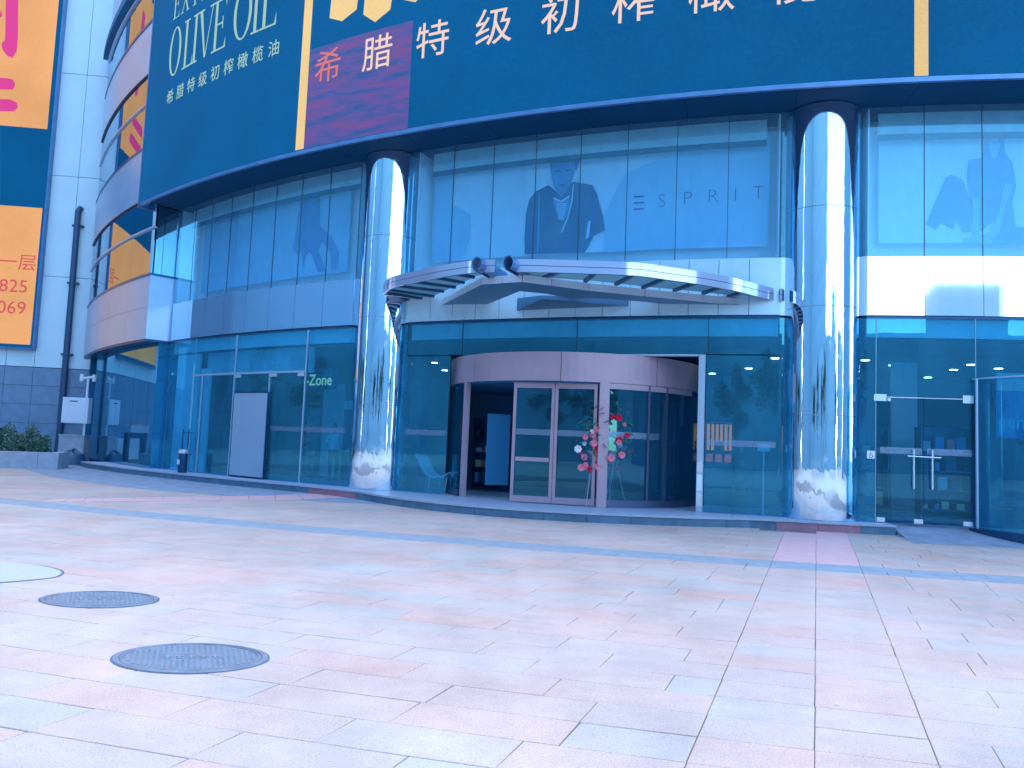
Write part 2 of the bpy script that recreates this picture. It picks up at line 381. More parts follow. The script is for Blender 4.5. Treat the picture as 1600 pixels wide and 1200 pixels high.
for i in range(-40, 15):
    ra, rb = R0 + i * DR, R0 + (i + 1) * DR         # ra = far edge (towards building), rb = near edge
    if ra < 62.3 or rb > 79.6: continue
    isband = 69.22 < (ra + rb) / 2 < 70.02
    cuts = []
    for side in (-1, 1):
        w = HALF; off = random.choice((.30, .48, .62, .80, .95)); first = True
        while w < (28 if side < 0 else 12):
            L = off if first else .90 + random.uniform(-.03, .03); first = False
            cuts.append((side * w, side * (w + L))); w += L
    cuts += [(-HALF, 0.), (0., HALF)]
    for wa, wb in cuts:
        a, b = min(wa, wb), max(wa, wb); instrip = abs((a + b) / 2) < HALF
        c = [pv(a, rb), pv(b, rb), pv(b, ra), pv(a, ra)]
        m = (c[0] + c[2]) / 2
        if m.y < -.9 or m.y > 30 or m.x < -23 or m.x > 15: continue
        d, uu = polar(Vector((m.x, m.y, 0)))
        if d < (1.0 if uu < -8.7 else .2) : continue
        if abs(m.x) > .8 * m.y + 2.5: continue
        mt = 1 if isband else (2 if instrip and rb < 69.4 else 0)
        tone = min(1, max(0, random.gauss(.48, .19)))
        vis = abs(m.x) < .69 * m.y + .3 and m.y > 2.9
        pieces.append(((m - Vector((0, 0))).length + (0 if vis else 1000), c, tone, mt))
pieces.sort(key=lambda p: p[0])
def paver(mb, tones, c, tone, lift):
    cen = sum(c, Vector((0, 0))) / 4; J = random.choice((.0012, .0016, .0022, .0038)); B = .004
    def ins(p, k):
        v = p - cen; return p - Vector((math.copysign(min(k, abs(v.x)), v.x), math.copysign(min(k, abs(v.y)), v.y)))
    lo = [ins(p, J) for p in c]; hi = [ins(p, J + B) for p in c]; n = len(mb.v)
    tilt = [lift + random.uniform(-.0012, .0012) for _ in range(4)]
    mb.v += [(p.x, p.y, -.02) for p in lo] + [(p.x, p.y, t - .004) for p, t in zip(lo, tilt)] + [(p.x, p.y, t) for p, t in zip(hi, tilt)]
    for i in range(4):
        j = (i + 1) % 4
        mb.f += [(n + i, n + j, n + 4 + j, n + 4 + i), (n + 4 + i, n + 4 + j, n + 8 + j, n + 8 + i)]
    mb.f.append((n + 8, n + 9, n + 10, n + 11)); mb.m += [0] * 9; tones += [tone] * 9
def tone_attr(me, tones):
    at = me.attributes.new('tone', 'FLOAT', 'FACE'); at.data.foreach_set('value', tones)
PM = [M_paver, M_bandst, M_pink]
for k, (d, c, tone, mt) in enumerate(pieces[:300]):
    mb = MB(); tn = []; paver(mb, tn, c, tone, random.uniform(-.001, .001))
    o = mb.build('paving_stone', PM[mt], plaza); tone_attr(o.data, tn)
for mt in range(3):
    mb = MB(); tn = []
    for d, c, tone, m2 in pieces[300:]:
        if m2 == mt: paver(mb, tn, c, tone, random.uniform(-.001, .001))
    if mb.f:
        o = mb.build('paving_stones', PM[mt], plaza, kind='stuff'); tone_attr(o.data, tn)
# pink line running out from the left column, and the grey apron along the steps
dl = [onz(x, y, .005) for x, y in ((66, 784.5), (160, 784), (300, 782.5), (430, 782), (556, 777))]
dh = [onz(x, y, .005) for x, y in ((80, 780), (160, 778.5), (300, 776.5), (430, 774), (530, 770))]
for i in range(4):
    for k in range(3):
        f = lambda P, t: P[i].lerp(P[i + 1], t)
        a, b = k / 3 + .008, (k + 1) / 3 - .008
        MB().prism([f(dl, a), f(dl, b), f(dh, b), f(dh, a)], -.02, .0085).build('pink_paving_stone', M_pink, plaza)
def apron_d(u):
    T = [(-36, 3.2), (-31.8, 3.3), (-28, 3.6), (-24, 3.5), (-21.3, 3.0), (-20, 2.5), (-17, 1.4), (-12, 1.4), (-10.5, 2.2), (-9.6, 2.0), (-8.5, 1.85), (-5.7, 1.72), (4, 1.7)]
    for (a, p), (b, q) in zip(T, T[1:]):
        if a <= u <= b: return p + (q - p) * (u - a) / (b - a)
    return 1.7
STEPU = [(-34.5, 1.15), (-33.5, 1.15), (-30, .95), (-27, .72), (-23.7, .62), (-21.2, .6), (-19.9, .8), (-19.2, .95), (-18.7, 1.2), (-17.9, 1.6), (-17.1, 1.9), (-16.2, 2.15), (-15.3, 2.27), (-14.5, 2.28), (-13.4, 2.1), (-12.3, 1.75), (-11.2, 1.3), (-10.2, .8), (-9.5, .66), (-8.9, .60), (-8.2, .56), (-7.42, .48)]
def step_d(u):
    for (a, p), (b, q) in zip(STEPU, STEPU[1:]):
        if a <= u <= b: return p + (q - p) * (u - a) / (b - a)
    return .24 if u > -8 else 1.15
u = -36.
while u < 3:
    u1 = u + 1.5
    if not (u1 > -9.45 and u < -8.15):
        d0a, d0b = (step_d(u), step_d(u1)) if u < -7.4 else (1.1, 1.1)
        a = [W(u + .006, d0a - .02, 0), W(u1 - .006, d0b - .02, 0), W(u1 - .006, apron_d(u1), 0), W(u + .006, apron_d(u), 0)]
        if apron_d(u) > d0a + .05 and apron_d(u1) > d0b + .05:
            MB().prism([a[3], a[2], a[1], a[0]], -.02, .0045).build('apron_slab', M_apron, plaza)
    u = u1
# ramp in front of the right doors
rp = MB(); n = 8
for i in range(n):
    ua, ub = -7.40 + (i) * 1.3, -7.40 + (i + 1) * 1.3
    b = [W(ua, 1.1, -.02), W(ub, 1.1, -.02), W(ub, -.3, -.02), W(ua, -.3, -.02)]
    t = [W(ua, 1.1, .008), W(ub, 1.1, .008), W(ub, -.3, .19), W(ua, -.3, .19)]
    rp.box8(b, t)
struct(rp.build('entrance_ramp', M_apron))
# entrance step: slab with kerb stones in front
us = [STEPU[0][0] + (STEPU[-1][0] - STEPU[0][0]) * i / 150 for i in range(151)]
sm = MB()
for a, b in zip(us, us[1:]):
    sm.box8([W(a, step_d(a) - .05, -.02), W(b, step_d(b) - .05, -.02), W(b, -2.2, -.02), W(a, -2.2, -.02)],
            [W(a, step_d(a) - .05, .165), W(b, step_d(b) - .05, .165), W(b, -2.2, .165), W(a, -2.2, .165)])
step = struct(sm.build('entrance_step', M_step))
def kerb(ua, ub, z0, z1, prot, m, name):
    mb = MB(); n = 4
    for i in range(n):
        a, b = ua + (ub - ua) * i / n, ua + (ub - ua) * (i + 1) / n
        mb.box8([W(a, step_d(a) + prot, z0), W(b, step_d(b) + prot, z0), W(b, step_d(b) - .05, z0), W(a, step_d(a) - .05, z0)],
                [W(a, step_d(a) + prot, z1), W(b, step_d(b) + prot, z1), W(b, step_d(b) - .05, z1), W(a, step_d(a) - .05, z1)])
    return mb.build(name, m, step)
u = -34.5
while u < -7.5:
    L = random.choice((.62, .8, .95)); u1 = min(u + L, -7.42)
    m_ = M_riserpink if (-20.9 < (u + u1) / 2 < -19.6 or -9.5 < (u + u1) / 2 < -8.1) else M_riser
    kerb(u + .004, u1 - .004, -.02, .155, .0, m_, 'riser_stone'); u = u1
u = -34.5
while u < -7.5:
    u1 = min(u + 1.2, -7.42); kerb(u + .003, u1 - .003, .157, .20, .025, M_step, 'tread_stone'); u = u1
u = -34.5
while u < -7.6:                              # flags on top of the step
    u1 = min(u + 1.2, -7.42); mb = MB()
    for k in range(4):
        a, b = u + .003 + (u1 - u - .006) * k / 4, u + .003 + (u1 - u - .006) * (k + 1) / 4
        mb.box8([W(a, step_d(a) - .053, .165), W(b, step_d(b) - .053, .165), W(b, -2.2, .165), W(a, -2.2, .165)],
                [W(a, step_d(a) - .053, .198), W(b, step_d(b) - .053, .198), W(b, -2.2, .198), W(a, -2.2, .198)])
    mb.build('step_flag', M_step, step); u = u1

# ------------------------------------------------------------------ manhole covers
def manhole(c, r, rot, label, seed, ax, bx):
    t = thing('manhole_cover', label, 'manhole cover', (c[0], c[1], 0), 'iron manhole covers')
    MB().lathe(c, [(r, -.01), (r, .006), (r - .035, .008), (r - .04, .001), (r - .06, .001)], 64).build('outer_ring', M_iron, t, True)
    MB().lathe(c, [(r, -.01), (r + .014, -.01), (r + .014, .0022), (r, .0022)], 64).build('frame_gap', M_joinwall, t)
    MB().lathe(c, [(r - .042, -.008), (r - .043, .006), (r - .06, .007), (r - .062, .003), (0, .003)], 64).build('cover_plate', M_iron, t, True)
    rnd = random.Random(seed); st = MB(); s = .036; n = int(r / s) + 1; co, si = math.cos(rot), math.sin(rot)
    for i in range(-n, n + 1):
        for j in range(-n, n + 1):
            x, y = i * s, j * s
            if math.hypot(x, y) > r - .085: continue
            if abs(x) < .20 and abs(y) < .10: continue
            X, Y = c[0] + x * co - y * si, c[1] + x * si + y * co
            st.box((X, Y, .0055), (.022, .016, .006), rot + (0 if (i + j) % 2 else math.pi / 2))
    st.build('tread_studs', M_ironstud, t, kind='stuff')
    em = MB()
    for k in range(-2, 3):
        X, Y = c[0] + k * .075 * co, c[1] + k * .075 * si
        em.box((X, Y, .006), (.012, .13 if k % 2 == 0 else .09, .008), rot); em.box((X - .012 * si, Y + .012 * co, .006), (.05, .012, .008), rot)
        em.box((X + .04 * si, Y - .04 * co, .006), (.045, .010, .008), rot + .2)
    em.build('raised_emblem', M_ironstud, t)
    for ch in t.children:                   # slightly oval covers, laid skew to the courses
        for v in ch.data.vertices:
            x, y = (v.co.x - c[0]) / r, (v.co.y - c[1]) / r
            v.co.x, v.co.y = c[0] + ax[0] * x + bx[0] * y, c[1] + ax[1] * x + bx[1] * y
    return t
manhole((-2.05, 5.225), .49, .0, 'near iron manhole cover with bright worn studs, lowest in the photo', 1, (.478, .09), (-.14, .337))
manhole((-3.52, 6.845), .475, .0, 'farther iron manhole cover, left of and behind the larger one', 2, (.462, .105), (-.175, .328))
lid = thing('paved_inspection_cover', 'pale stone inspection cover with rounded corner cut by left edge of photo', 'inspection cover', (-5.2, 8., 0))
lp = [onz(x, y, .004) for x, y in ((-110, 872), (0, 876.5), (50, 881), (80, 886), (95, 890), (100.5, 893.5), (97, 898), (85, 902.5), (50, 906.5), (0, 910.5), (-110, 918))]
lp = spline(lp, 4); cen = sum(lp, Vector()) / len(lp)
lo = MB(); li = [p + (cen - p).normalized() * .022 for p in lp]
for a, b, c, d in zip(lp, lp[1:], li[1:], li): lo.box8([a - Vector((0, 0, .02)), d - Vector((0, 0, .02)), c - Vector((0, 0, .02)), b - Vector((0, 0, .02))][::-1], [a, d, c, b][::-1])
lo.build('frame', M_joinwall, lid)
lj = [p + (cen - p).normalized() * .03 for p in lp]
MB().prism([(p.x, p.y) for p in lj][::-1], -.015, .006).build('stone_infill', mat('infill_stone', (.38, .39, .38), .7, var=.1, vs=20), lid)

# ------------------------------------------------------------------ the mall
mall = thing('shopping_mall', 'curved shopping mall with glass storefronts, mirror bands and dark soffit', 'building', W(-14, 0, 0))
PITCHU = 1.125
BAYS = [(-29.5, -20.45, M_sp_left), (-18.6, -9.6, M_sp_sat), (-7.87, 1.15, M_sp_mir)]
def pane(u0, u1, z0, z1, m, d=0., name='glass_pane', th=.016, par=None, g=.007):
    return MB().arc(u0 + g, u1 - g, d - th, d, z0 + g, z1 - g).build(name, m, par or mall)
# structure behind
MB().arc(-40, 6, -9.2, -9.0, 0, 19).build('rear_wall', M_dark, mall)
MB().arc(-40, 6, -9, -.9, 4.40, 4.72).build('floor_slab', M_dark, mall)
MB().arc(-40, 6, -9, 1.0, 18, 18.3).build('roof', M_dark, mall)
MB().arc(-29.55, 6, -9, .85, 9.12, 9.3).build('screen_backing', M_dark, mall)
MB().arc(-29.6, 6, -.1, .95, 9.3, 18).build('upper_wall', M_dark, mall)
MB().arc(-40, -39.8, -9, .5, 0, 18).build('end_wall', M_dark, mall)
MB().arc(5.8, 6, -9, .5, 0, 18).build('end_wall', M_dark, mall)
MB().arc(-40, 6, -9, -2.2, .02, .19).build('shop_floor', M_darkfloor, mall)
MB().arc(-7.4, 6, -2.2, -.3, .02, .195).build('shop_floor', M_darkfloor, mall)
MB().arc(-40, 6, -9, -.5, 4.02, 4.08).build('shop_ceiling', M_dark, mall)
u = -29.55
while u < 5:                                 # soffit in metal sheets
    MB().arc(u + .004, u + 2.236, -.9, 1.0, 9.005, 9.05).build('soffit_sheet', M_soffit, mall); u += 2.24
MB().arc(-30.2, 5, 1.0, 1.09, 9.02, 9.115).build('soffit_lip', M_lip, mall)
for (a, b, msp) in BAYS:
    n = 8
    for i in range(n):                       # upper panes, real gaps between them, spandrel below
        u0, u1 = a + i * (b - a) / n, a + (i + 1) * (b - a) / n
        pane(u0, u1, 5.76, 9.0, M_glassup)
        MB().arc(u1 - .007, u1 + .007, -.035, -.004, 5.76, 9.0).build('glazing_joint', M_joint, mall)
    k = 14 if msp is M_sp_sat else 8
    for i in range(k):
        u0, u1 = a + i * (b - a) / k, a + (i + 1) * (b - a) / k
        MB().arc(u0 + .006, u1 - .006, -.06, .02, 4.50, 5.75).build('spandrel_panel', msp, mall)
    MB().arc(a, b, -.12, -.062, 4.5, 5.75).build('spandrel_backing', M_joinwall, mall)
    MB().arc(a, b, -.12, .0, 4.44, 4.485).build('spandrel_drip', M_darkmetal, mall)
    MB().arc(a + .02, b - .02, -.80, -.75, 5.8, 8.99).build('display_wall', M_white, mall)
    MB().arc(a + .02, b - .02, -.75, -.1, 5.68, 5.755).build('display_sill', M_white, mall)
    MB().arc(a + .3, b - .3, -.36, -.32, 8.52, 8.99).build('valance', M_valance, mall)
    MB().arc(a + .3, b - .3, -.37, -.30, 8.40, 8.515).build('valance_shadow_strip', M_soffit, mall)  # solid dark strip modelled for the shadow line under the valance
    MB().arc(a + .02, b - .02, -.16, -.12, 4.05, 4.43).build('bulkhead', M_bulk, mall)
    for s, e in ((-1, a), (1, b)):           # rounded glass return into the column recess
        for z0, z1, m_, nm in ((5.76, 9.0, M_glassup, 'curved_return'), (4.49, 5.755, msp, 'curved_panel'), (.2, 4.44, M_glasslow, 'curved_return')):
            mb = MB(); pts = [(e + s * .26 * math.sin(math.pi / 2 * j / 8), -.26 + .26 * math.cos(math.pi / 2 * j / 8)) for j in range(9)] + [(e + s * .26, -1.1)]
            for (p, q), (p2, q2) in zip(pts, pts[1:]):
                k_ = lambda u_, d_: (u_ - s * .012, d_ - .006)
                A = [W(p, q, z0), W(p2, q2, z0), W(*k_(p2, q2), z0), W(*k_(p, q), z0)]; B = [W(p, q, z1), W(p2, q2, z1), W(*k_(p2, q2), z1), W(*k_(p, q), z1)]
                mb.box8(A, B) if s < 0 else mb.box8(A[::-1], B[::-1])
            mb.build(nm, m_, mall)
        ue = e - s * .03
        MB().arc(min(ue, ue - s * .03), max(ue, ue - s * .03), -.75, -.06, 5.8, 8.99).build('display_side', M_white, mall)
for uc in (-19.53, -8.74):
    MB().arc(uc - .66, uc + .66, -1.5, -1.1, .2, 9.0).build('recess_wall', M_soffit, mall)
# ground floor glazing
def joint(u, z0, z1, m=M_joint): MB().arc(u - .008, u + .008, -.03, .004, z0, z1).build('glazing_joint', m, mall)
for a, b in zip([-29.45, -27.65], [-27.65, -25.3]): pane(a, b, .2, 4.44, M_glasslow)
for a, b, z0 in ((-25.3, -23.6, 3.25), (-23.6, -22.1, 3.25), (-25.3, -23.6, .2), (-23.6, -22.1, .2), (-22.1, -20.45, .2)):
    pane(a, b, z0, 4.44 if (z0 > 1 or a == -22.1) else 3.25, M_glasslow)
for u_ in (-27.65, -25.3, -22.1): joint(u_, .2, 4.44, M_edge)
pane(-18.6, -17.3, .2, 3.62, M_glasslow); pane(-11.12, -9.6, .2, 3.62, M_glasslow)
for a, b in ((-18.6, -17.0), (-17.0, -14.04), (-14.04, -11.08), (-11.08, -9.6)): pane(a, b, 3.63, 4.44, M_glasslow); joint(a, 3.63, 4.44)
pane(-7.87, -7.68, .2, 4.44, M_glasslow); joint(-7.68, .2, 4.44, M_edge)
pane(-7.67, -5.77, 2.80, 4.44, M_glasslow); joint(-5.77, .2, 4.44, M_edge)
pane(-5.76, -3.86, 3.2, 4.44, M_glasslow); pane(-3.85, -1.9, .2, 4.44, M_glasslow); pane(-1.9, 1.1, .2, 4.44, M_glasslow)
for a, b, z in ((-25.3, -20.5, 1.60), (-18.55, -17.35, 1.63), (-11.05, -9.65, 1.64), (-7.6, -6.8, 1.62), (-6.7, -5.85, 1.62)):
    MB().arc(a, b, .004, .008, z, z + .13).build('safety_stripe', M_vinyl, mall)
# shop partitions and pale blinds behind the left bay
MB().arc(-29.3, -27.7, -.26, -.2, .2, 4.0).build('partition_panel', M_white, mall)
MB().arc(-27.6, -27.0, -.26, -.2, .2, 3.5).build('partition_panel', M_white, mall)
MB().arc(-27.6, -22.25, -.45, -.40, 3.28, 4.02).build('header_panel', M_bulk, mall)
MB().arc(-24.9, -23.9, -3.2, -3.1, .2, 3.2).build('partition_panel', M_bulk, mall)
MB().arc(-20.5, -12, -6.5, -6.4, .2, 3.2).build('shop_partition', M_darkmetal, mall)
MB().arc(-7.2, -6.2, -5.2, -5.1, .2, 3.9).build('shop_partition', M_darkmetal, mall)
MB().arc(-6.1, -5.4, -4.2, -4.1, .2, 4.0).build('shop_partition', M_bulk, mall)

for u_ in (-27.1, -25.3, -23.6, -22.1): MB().arc(u_ - .022, u_ + .022, -.05, .012, .2, 3.24 if u_ in (-27.1, -23.6) else 4.43).build('door_upright', M_alu, mall)
MB().arc(-27.6, -22.1, -.045, .014, 3.242, 3.30).build('door_header', M_alu, mall)
for a_, b_ in ((-23.62, -23.3), (-22.4, -22.14), (-25.3, -25.0)): MB().arc(a_, b_, -.03, .02, 3.14, 3.235).build('patch_fitting', M_fit, mall)
# turret at the left end: ribbon windows between metal bands
TR = .8
zb = [4.48, 6.62, 8.25, 9.40, 11.35, 12.98, 14.10, 16.12, 17.7, 18.5]
tu = [-29.6, -31.6, -33.6, -35.6, -37.6, -39.6]
for u1, u0 in zip(tu, tu[1:]):
    for z0, z1, kind in ((4.48, 5.55, 'c'), (5.56, 6.62, 'c'), (6.70, 8.22, 'w'), (8.29, 9.38, 'w'), (9.40, 11.30, 'c'), (11.38, 12.94, 'w'), (13.0, 14.05, 'w'), (14.10, 16.05, 'c'), (16.15, 17.7, 'w'), (17.78, 18.85, 'w'), (18.9, 20.8, 'c'), (20.9, 22.4, 'w'), (22.48, 23.5, 'w'), (23.55, 25.5, 'c'), (25.6, 28, 'w')):
        if kind == 'c': MB().arc(u0 + .004, u1 - .004, TR - .1, TR, z0, z1).build('cladding_panel', M_clad, mall, True)
        else: MB().arc(u0 + .005, u1 - .005, TR - .05, TR - .03, z0, z1).build('mirror_window', M_mirror, mall, True)
for z0, z1, m in ((6.62, 6.70, M_return), (8.22, 8.29, M_clad), (9.38, 9.40, M_joint), (11.30, 11.38, M_return), (12.94, 13.0, M_clad), (14.05, 14.10, M_joint), (16.05, 16.15, M_return), (17.7, 17.78, M_clad), (18.85, 18.9, M_joint), (20.8, 20.9, M_return), (22.4, 22.48, M_clad), (23.5, 23.55, M_joint), (25.5, 25.6, M_return)):
    MB().arc(-39.6, -29.6, TR - .1, TR + .03, z0 + .002, z1 - .002).build('window_rail', m, mall)
MB().arc(-39.6, -29.72, .0, TR - .11, 4.5, 28).build('turret_core', M_dark, mall)
def radial(u_, d0, d1, z0, z1, th, name, m):
    return MB().box8([W(u_, d1, z0), W(u_ + th, d1, z0), W(u_ + th, d0, z0), W(u_, d0, z0)], [W(u_, d1, z1), W(u_ + th, d1, z1), W(u_ + th, d0, z1), W(u_, d0, z1)]).build(name, m, mall)
radial(-29.71, -.6, TR - .1, 4.48, 6.62, .1, 'return_panel', M_clad); radial(-29.71, -.6, TR - .1, 6.7, 9.0, .1, 'return_window', M_mirror)
radial(-29.72, -.7, TR - .1, 6.62, 6.698, .13, 'window_rail', M_return)
MB().arc(-39.6, -29.55, -.5, TR - .02, 4.40, 4.475).build('turret_soffit', M_darkmetal, mall)
for u1, u0 in zip(tu, tu[1:]): pane(u0, u1, .2, 4.39, M_glassshop, .35)
radial(-29.62, -.1, .34, .2, 4.39, .016, 'glass_pane', M_glassshop)
MB().arc(-33.6, -32.3, -.9, -.8, .2, 3.2).build('partition_panel', M_white, mall)
MB().arc(-36.6, -34.4, -.9, -.8, .2, 3.4).build('partition_panel', M_bulk, mall)
MB().arc(-39.6, -29.6, -.9, -.85, 3.4, 4.39).build('header_panel', M_white, mall)

# mirror columns
def column(u_, label):
    c = W(u_, -.33, 0); t = thing('mirror_column', label, 'column', (c.x, c.y, .2), 'polished steel columns of the facade')
    zs = [.2, 2.35, 4.62, 6.75, 8.99]
    for a, b in zip(zs, zs[1:]):
        MB().lathe(c, [(.777, a + .003), (.78, a + .006), (.78, b - .006), (.777, b - .003)], 96).build('steel_sleeve', M_chrome, t, True)
    MB().lathe(c, [(.765, .2), (.765, 9.0)], 48).build('column_core', M_darkmetal, t, True)
    return t
column(-19.55, 'mirror polished steel column left of the revolving door')
column(-8.72, 'mirror polished steel column right of the revolving door')

# ------------------------------------------------------------------ LED screen
LD = 1.07
E_bg = emis('led_dark_blue', lin(0, 94, 158), .9 * EX, True)
E_gold = emis('led_gold', lin(238, 205, 140), 1.0 * EX, True, 40)
E_goldtxt = emis('led_pale_text', lin(165, 205, 190), .95 * EX)
E_whitetxt = emis('led_cream_text', lin(250, 218, 205), .95 * EX)
def purple():
    M = Mat('led_purple_image'); b = M.bs; b.inputs['Base Color'].default_value = (.01, .01, .02, 1); b.inputs['Emission Strength'].default_value = .95 * EX
    tc = M.N('ShaderNodeTexCoord'); mp = M.N('ShaderNodeMapping'); mp.inputs['Scale'].default_value = (.5, .5, 3.2); M.L(tc.outputs['Object'], mp.inputs[0])
    nz = M.N('ShaderNodeTexNoise', Scale=1.6, Detail=6., Roughness=.65); M.L(mp.outputs[0], nz.inputs['Vector'])
    rp_ = M.N('ShaderNodeValToRGB'); e = rp_.color_ramp.elements; e[0].position = .36; e[0].color = lin(10, 75, 145); e[1].position = .68; e[1].color = lin(125, 60, 130)
    x = e.new(.5); x.color = lin(85, 70, 150)
    M.L(nz.outputs[0], rp_.inputs[0]); M.L(rp_.outputs[0], b.inputs['Emission Color']); return M.m
led = thing('led_screen', 'curved dark blue advertising screen above the entrance with golden lettering', 'advertising screen', W(-14, LD, 9.1))
MB().arc(-30.35, 5, .96, LD, 9.12, 18.3, .3).build('screen_face', E_bg, led)
MB().arc(-30.42, -30.36, .8, LD + .02, 9.0, 18.3).build('side_trim', M_lip, led)
fl = lambda d=.014: (lambda x, y: W(x, LD + d, y))
def strip(u0, u1, z0, z1, m, name, d=.012): return MB().arc(u0, u1, LD + .002, LD + d, z0, z1).build(name, m, led)
strip(-21.86, -21.56, 9.16, 18, E_gold, 'gold_strip'); strip(-7.27, -7.02, 9.14, 18, E_gold, 'gold_strip')
MB().arc(-21.55, -18.2, LD + .002, LD + .008, 9.14, 11.9).build('purple_image', purple(), led)
mb = MB()
for P in ([(-20.9, 12.62), (-20.45, 12.42), (-19.98, 12.62), (-19.9, 13.6), (-20.85, 13.6)], [(-19.75, 12.42), (-19.35, 12.12), (-18.9, 12.35), (-18.75, 13.6), (-19.7, 13.6)], [(-18.5, 12.5), (-18.15, 12.36), (-17.7, 12.75), (-17.7, 13.6), (-18.5, 13.6)]):
    mb.poly(P, fl())
mb.build('gold_brushstroke', E_gold, led)
for k, ch in enumerate('希腊特级初榨橄榄油'):
    uc = -20.92 + 1.62 * k
    text_tris(ch, lambda x, y, uc=uc: W(uc - .42 + x, LD + .016, 10.93 + y), .98, .001).build('chinese_character', E_whitetxt if k else mat('dummy', (0, 0, 0)) and emis('led_dim_text', lin(225, 130, 130), .9 * EX), led)
for k, ch in enumerate('希腊特级初榨橄榄油'):
    uc = -28.72 + .685 * k
    text_tris(ch, lambda x, y, uc=uc: W(uc + x, LD + .016, 12.14 + .05 * 0 + y), .5, .003).build('chinese_character', E_goldtxt, led)
def serif(ch, u0, w, z0, h, st):            # condensed roman capitals from strokes
    mb = MB(); F = lambda x, y: W(u0 + x * w, LD + .016, z0 + y * h); s = st / w; th = .035; sf = s * .9
    def rect(x0, y0, x1, y1): mb.poly([(x0, y0), (x1, y0), (x1, y1), (x0, y1)], F)
    def stem(x): rect(x - s / 2, 0, x + s / 2, 1); rect(x - s / 2 - sf, 0, x + s / 2 + sf, th); rect(x - s / 2 - sf, 1 - th, x + s / 2 + sf, 1)
    if ch == 'O':
        n = 28
        for i in range(n):
            a, b = 2 * math.pi * i / n, 2 * math.pi * (i + 1) / n
            o = lambda t: (.5 + .5 * math.cos(t), .5 + .515 * math.sin(t)); ii = lambda t: (.5 + (.5 - s) * math.cos(t), .5 + (.515 - th) * math.sin(t))
            mb.poly([ii(a), o(a), o(b), ii(b)], F)
    if ch == 'I': stem(.5)
    if ch == 'L': stem(.3); rect(.3, 0, 1, th); mb.poly([(1 - th * 3, th), (1, 0), (1, .24)], F)
    if ch == 'E':
        stem(.3); rect(.3, 0, 1, th); mb.poly([(.9, th), (1, 0), (1, .22)], F); rect(.3, 1 - th, .96, 1); mb.poly([(.96, .8), (.96, 1), (.86, 1 - th)], F)
        rect(.3, .5, .75, .5 + th); rect(.72, .4, .78, .64)
    if ch == 'V': mb.poly([(.0, 1), (s * 1.2, 1), (.6, 0), (.5, 0)], F); mb.poly([(.95, 1), (1.0, 1), (.6, 0), (.54, .0)], F); rect(-.1, 1 - th, .35, 1); rect(.75, 1 - th, 1.15, 1)
    if ch == 'X': mb.poly([(.0, 1), (s, 1), (1, 0), (1 - s, 0)], F); mb.poly([(.9, 1), (1, 1), (.1, 0), (0, 0)], F); rect(-.1, 0, .3, th); rect(.7, 0, 1.1, th)
    if ch == 'T': stem(.5); rect(0, 1 - th, 1, 1); rect(0, .8, .05, 1); rect(.95, .8, 1, 1)
    if ch == 'R': stem(.25); rect(.25, 1 - th, .7, 1); rect(.25, .5, .7, .5 + th); rect(.7, .5, .7 + s, 1); mb.poly([(.5, .5), (.5 + s, .5), (1, 0), (1 - s, 0)], F)
    if ch == 'A': mb.poly([(0, 0), (.06, 0), (.52, 1), (.45, 1)], F); mb.poly([(1 - s, 0), (1, 0), (.55, 1), (.42, 1)], F); rect(.2, .35, .75, .35 + th)
    mb.build('letter', E_goldtxt, led)
for ch, a, w in (('O', -28.75, .80), ('L', -27.82, .66), ('I', -27.3, .5), ('V', -26.85, .78), ('E', -26.1, .78), ('O', -24.95, .86), ('I', -24.15, .5), ('L', -23.72, .74)): serif(ch, a, w, 13.02, 1.62, .13)
for k, ch in enumerate('EXTRA'): serif(ch, -28.72 + .62 * k, .46, 15.0, .95, .08)

# ------------------------------------------------------------------ posters behind the upper glass
P_blue = mat('poster_sky_blue', (.56, .76, .92), .5, var=.06, vs=1.2)
P_mid = mat('poster_mid_blue', (.30, .58, .84), .5, var=.05, vs=1)
P_teal = mat('poster_shop_blue', (.26, .58, .84), .5, var=.12, vs=1.2)
P_dark = mat('poster_dark_print', (.006, .07, .22), .5, var=.2, vs=3)
P_dim = mat('poster_dim_print', (.07, .29, .60), .5, var=.2, vs=3)
P_face = mat('poster_face_print', (.06, .26, .55), .5, var=.25, vs=5)
P_faceL = mat('poster_light_face', (.22, .50, .82), .5, var=.15, vs=5)
P_lt = mat('poster_light_print', (.42, .66, .92), .5)
PD = -.55
def poster(label, u0, u1, z0, z1, m):
    t = thing('window_poster', label, 'poster', W((u0 + u1) / 2, PD, z0), 'fashion posters behind the upper windows')
    return MB().arc(u0, u1, PD - .03, PD, z0, z1).build('poster_sheet', m, t)
def print_(t, px, m, name, d=.03, tf=lambda x, y: (x, y)):
    P = [uz(*tf(x, y), PD + d) for x, y in px]
    if sum(a[0] * b[1] - b[0] * a[1] for a, b in zip(P, P[1:] + P[:1])) < 0: P = P[::-1]
    return MB().poly(P, lambda u_, z: W(u_, PD + d, z)).build(name, m, t)
t1 = lambda x, y: (640 + x / 5, 180 + y / 5)
t2 = lambda x, y: (900 + x / 4.706, 180 + y / 4.706)
t3 = lambda x, y: (1340 + x / 5, 160 + y / 5)
t4 = lambda x, y: (280 + x / 4.2857, 260 + y / 4.2857)
pm = poster('wide blue poster of a man in dark jacket beside spaced brand letters', -18.25, -9.88, 6.16, 8.75, P_blue)
print_(pm, [(205, 395), (340, 370), (330, 1130), (175, 1138)], P_mid, 'tone_field', .012, t1)
print_(pm, [(345, 700), (480, 780), (470, 960), (420, 1110), (325, 1125)], P_mid, 'tone_field', .012, t1)
print_(pm, [(360, 430), (520, 360), (660, 300), (740, 310), (715, 975), (350, 1000), (205, 1010), (205, 740)], P_mid, 'tone_field', .012, t2)
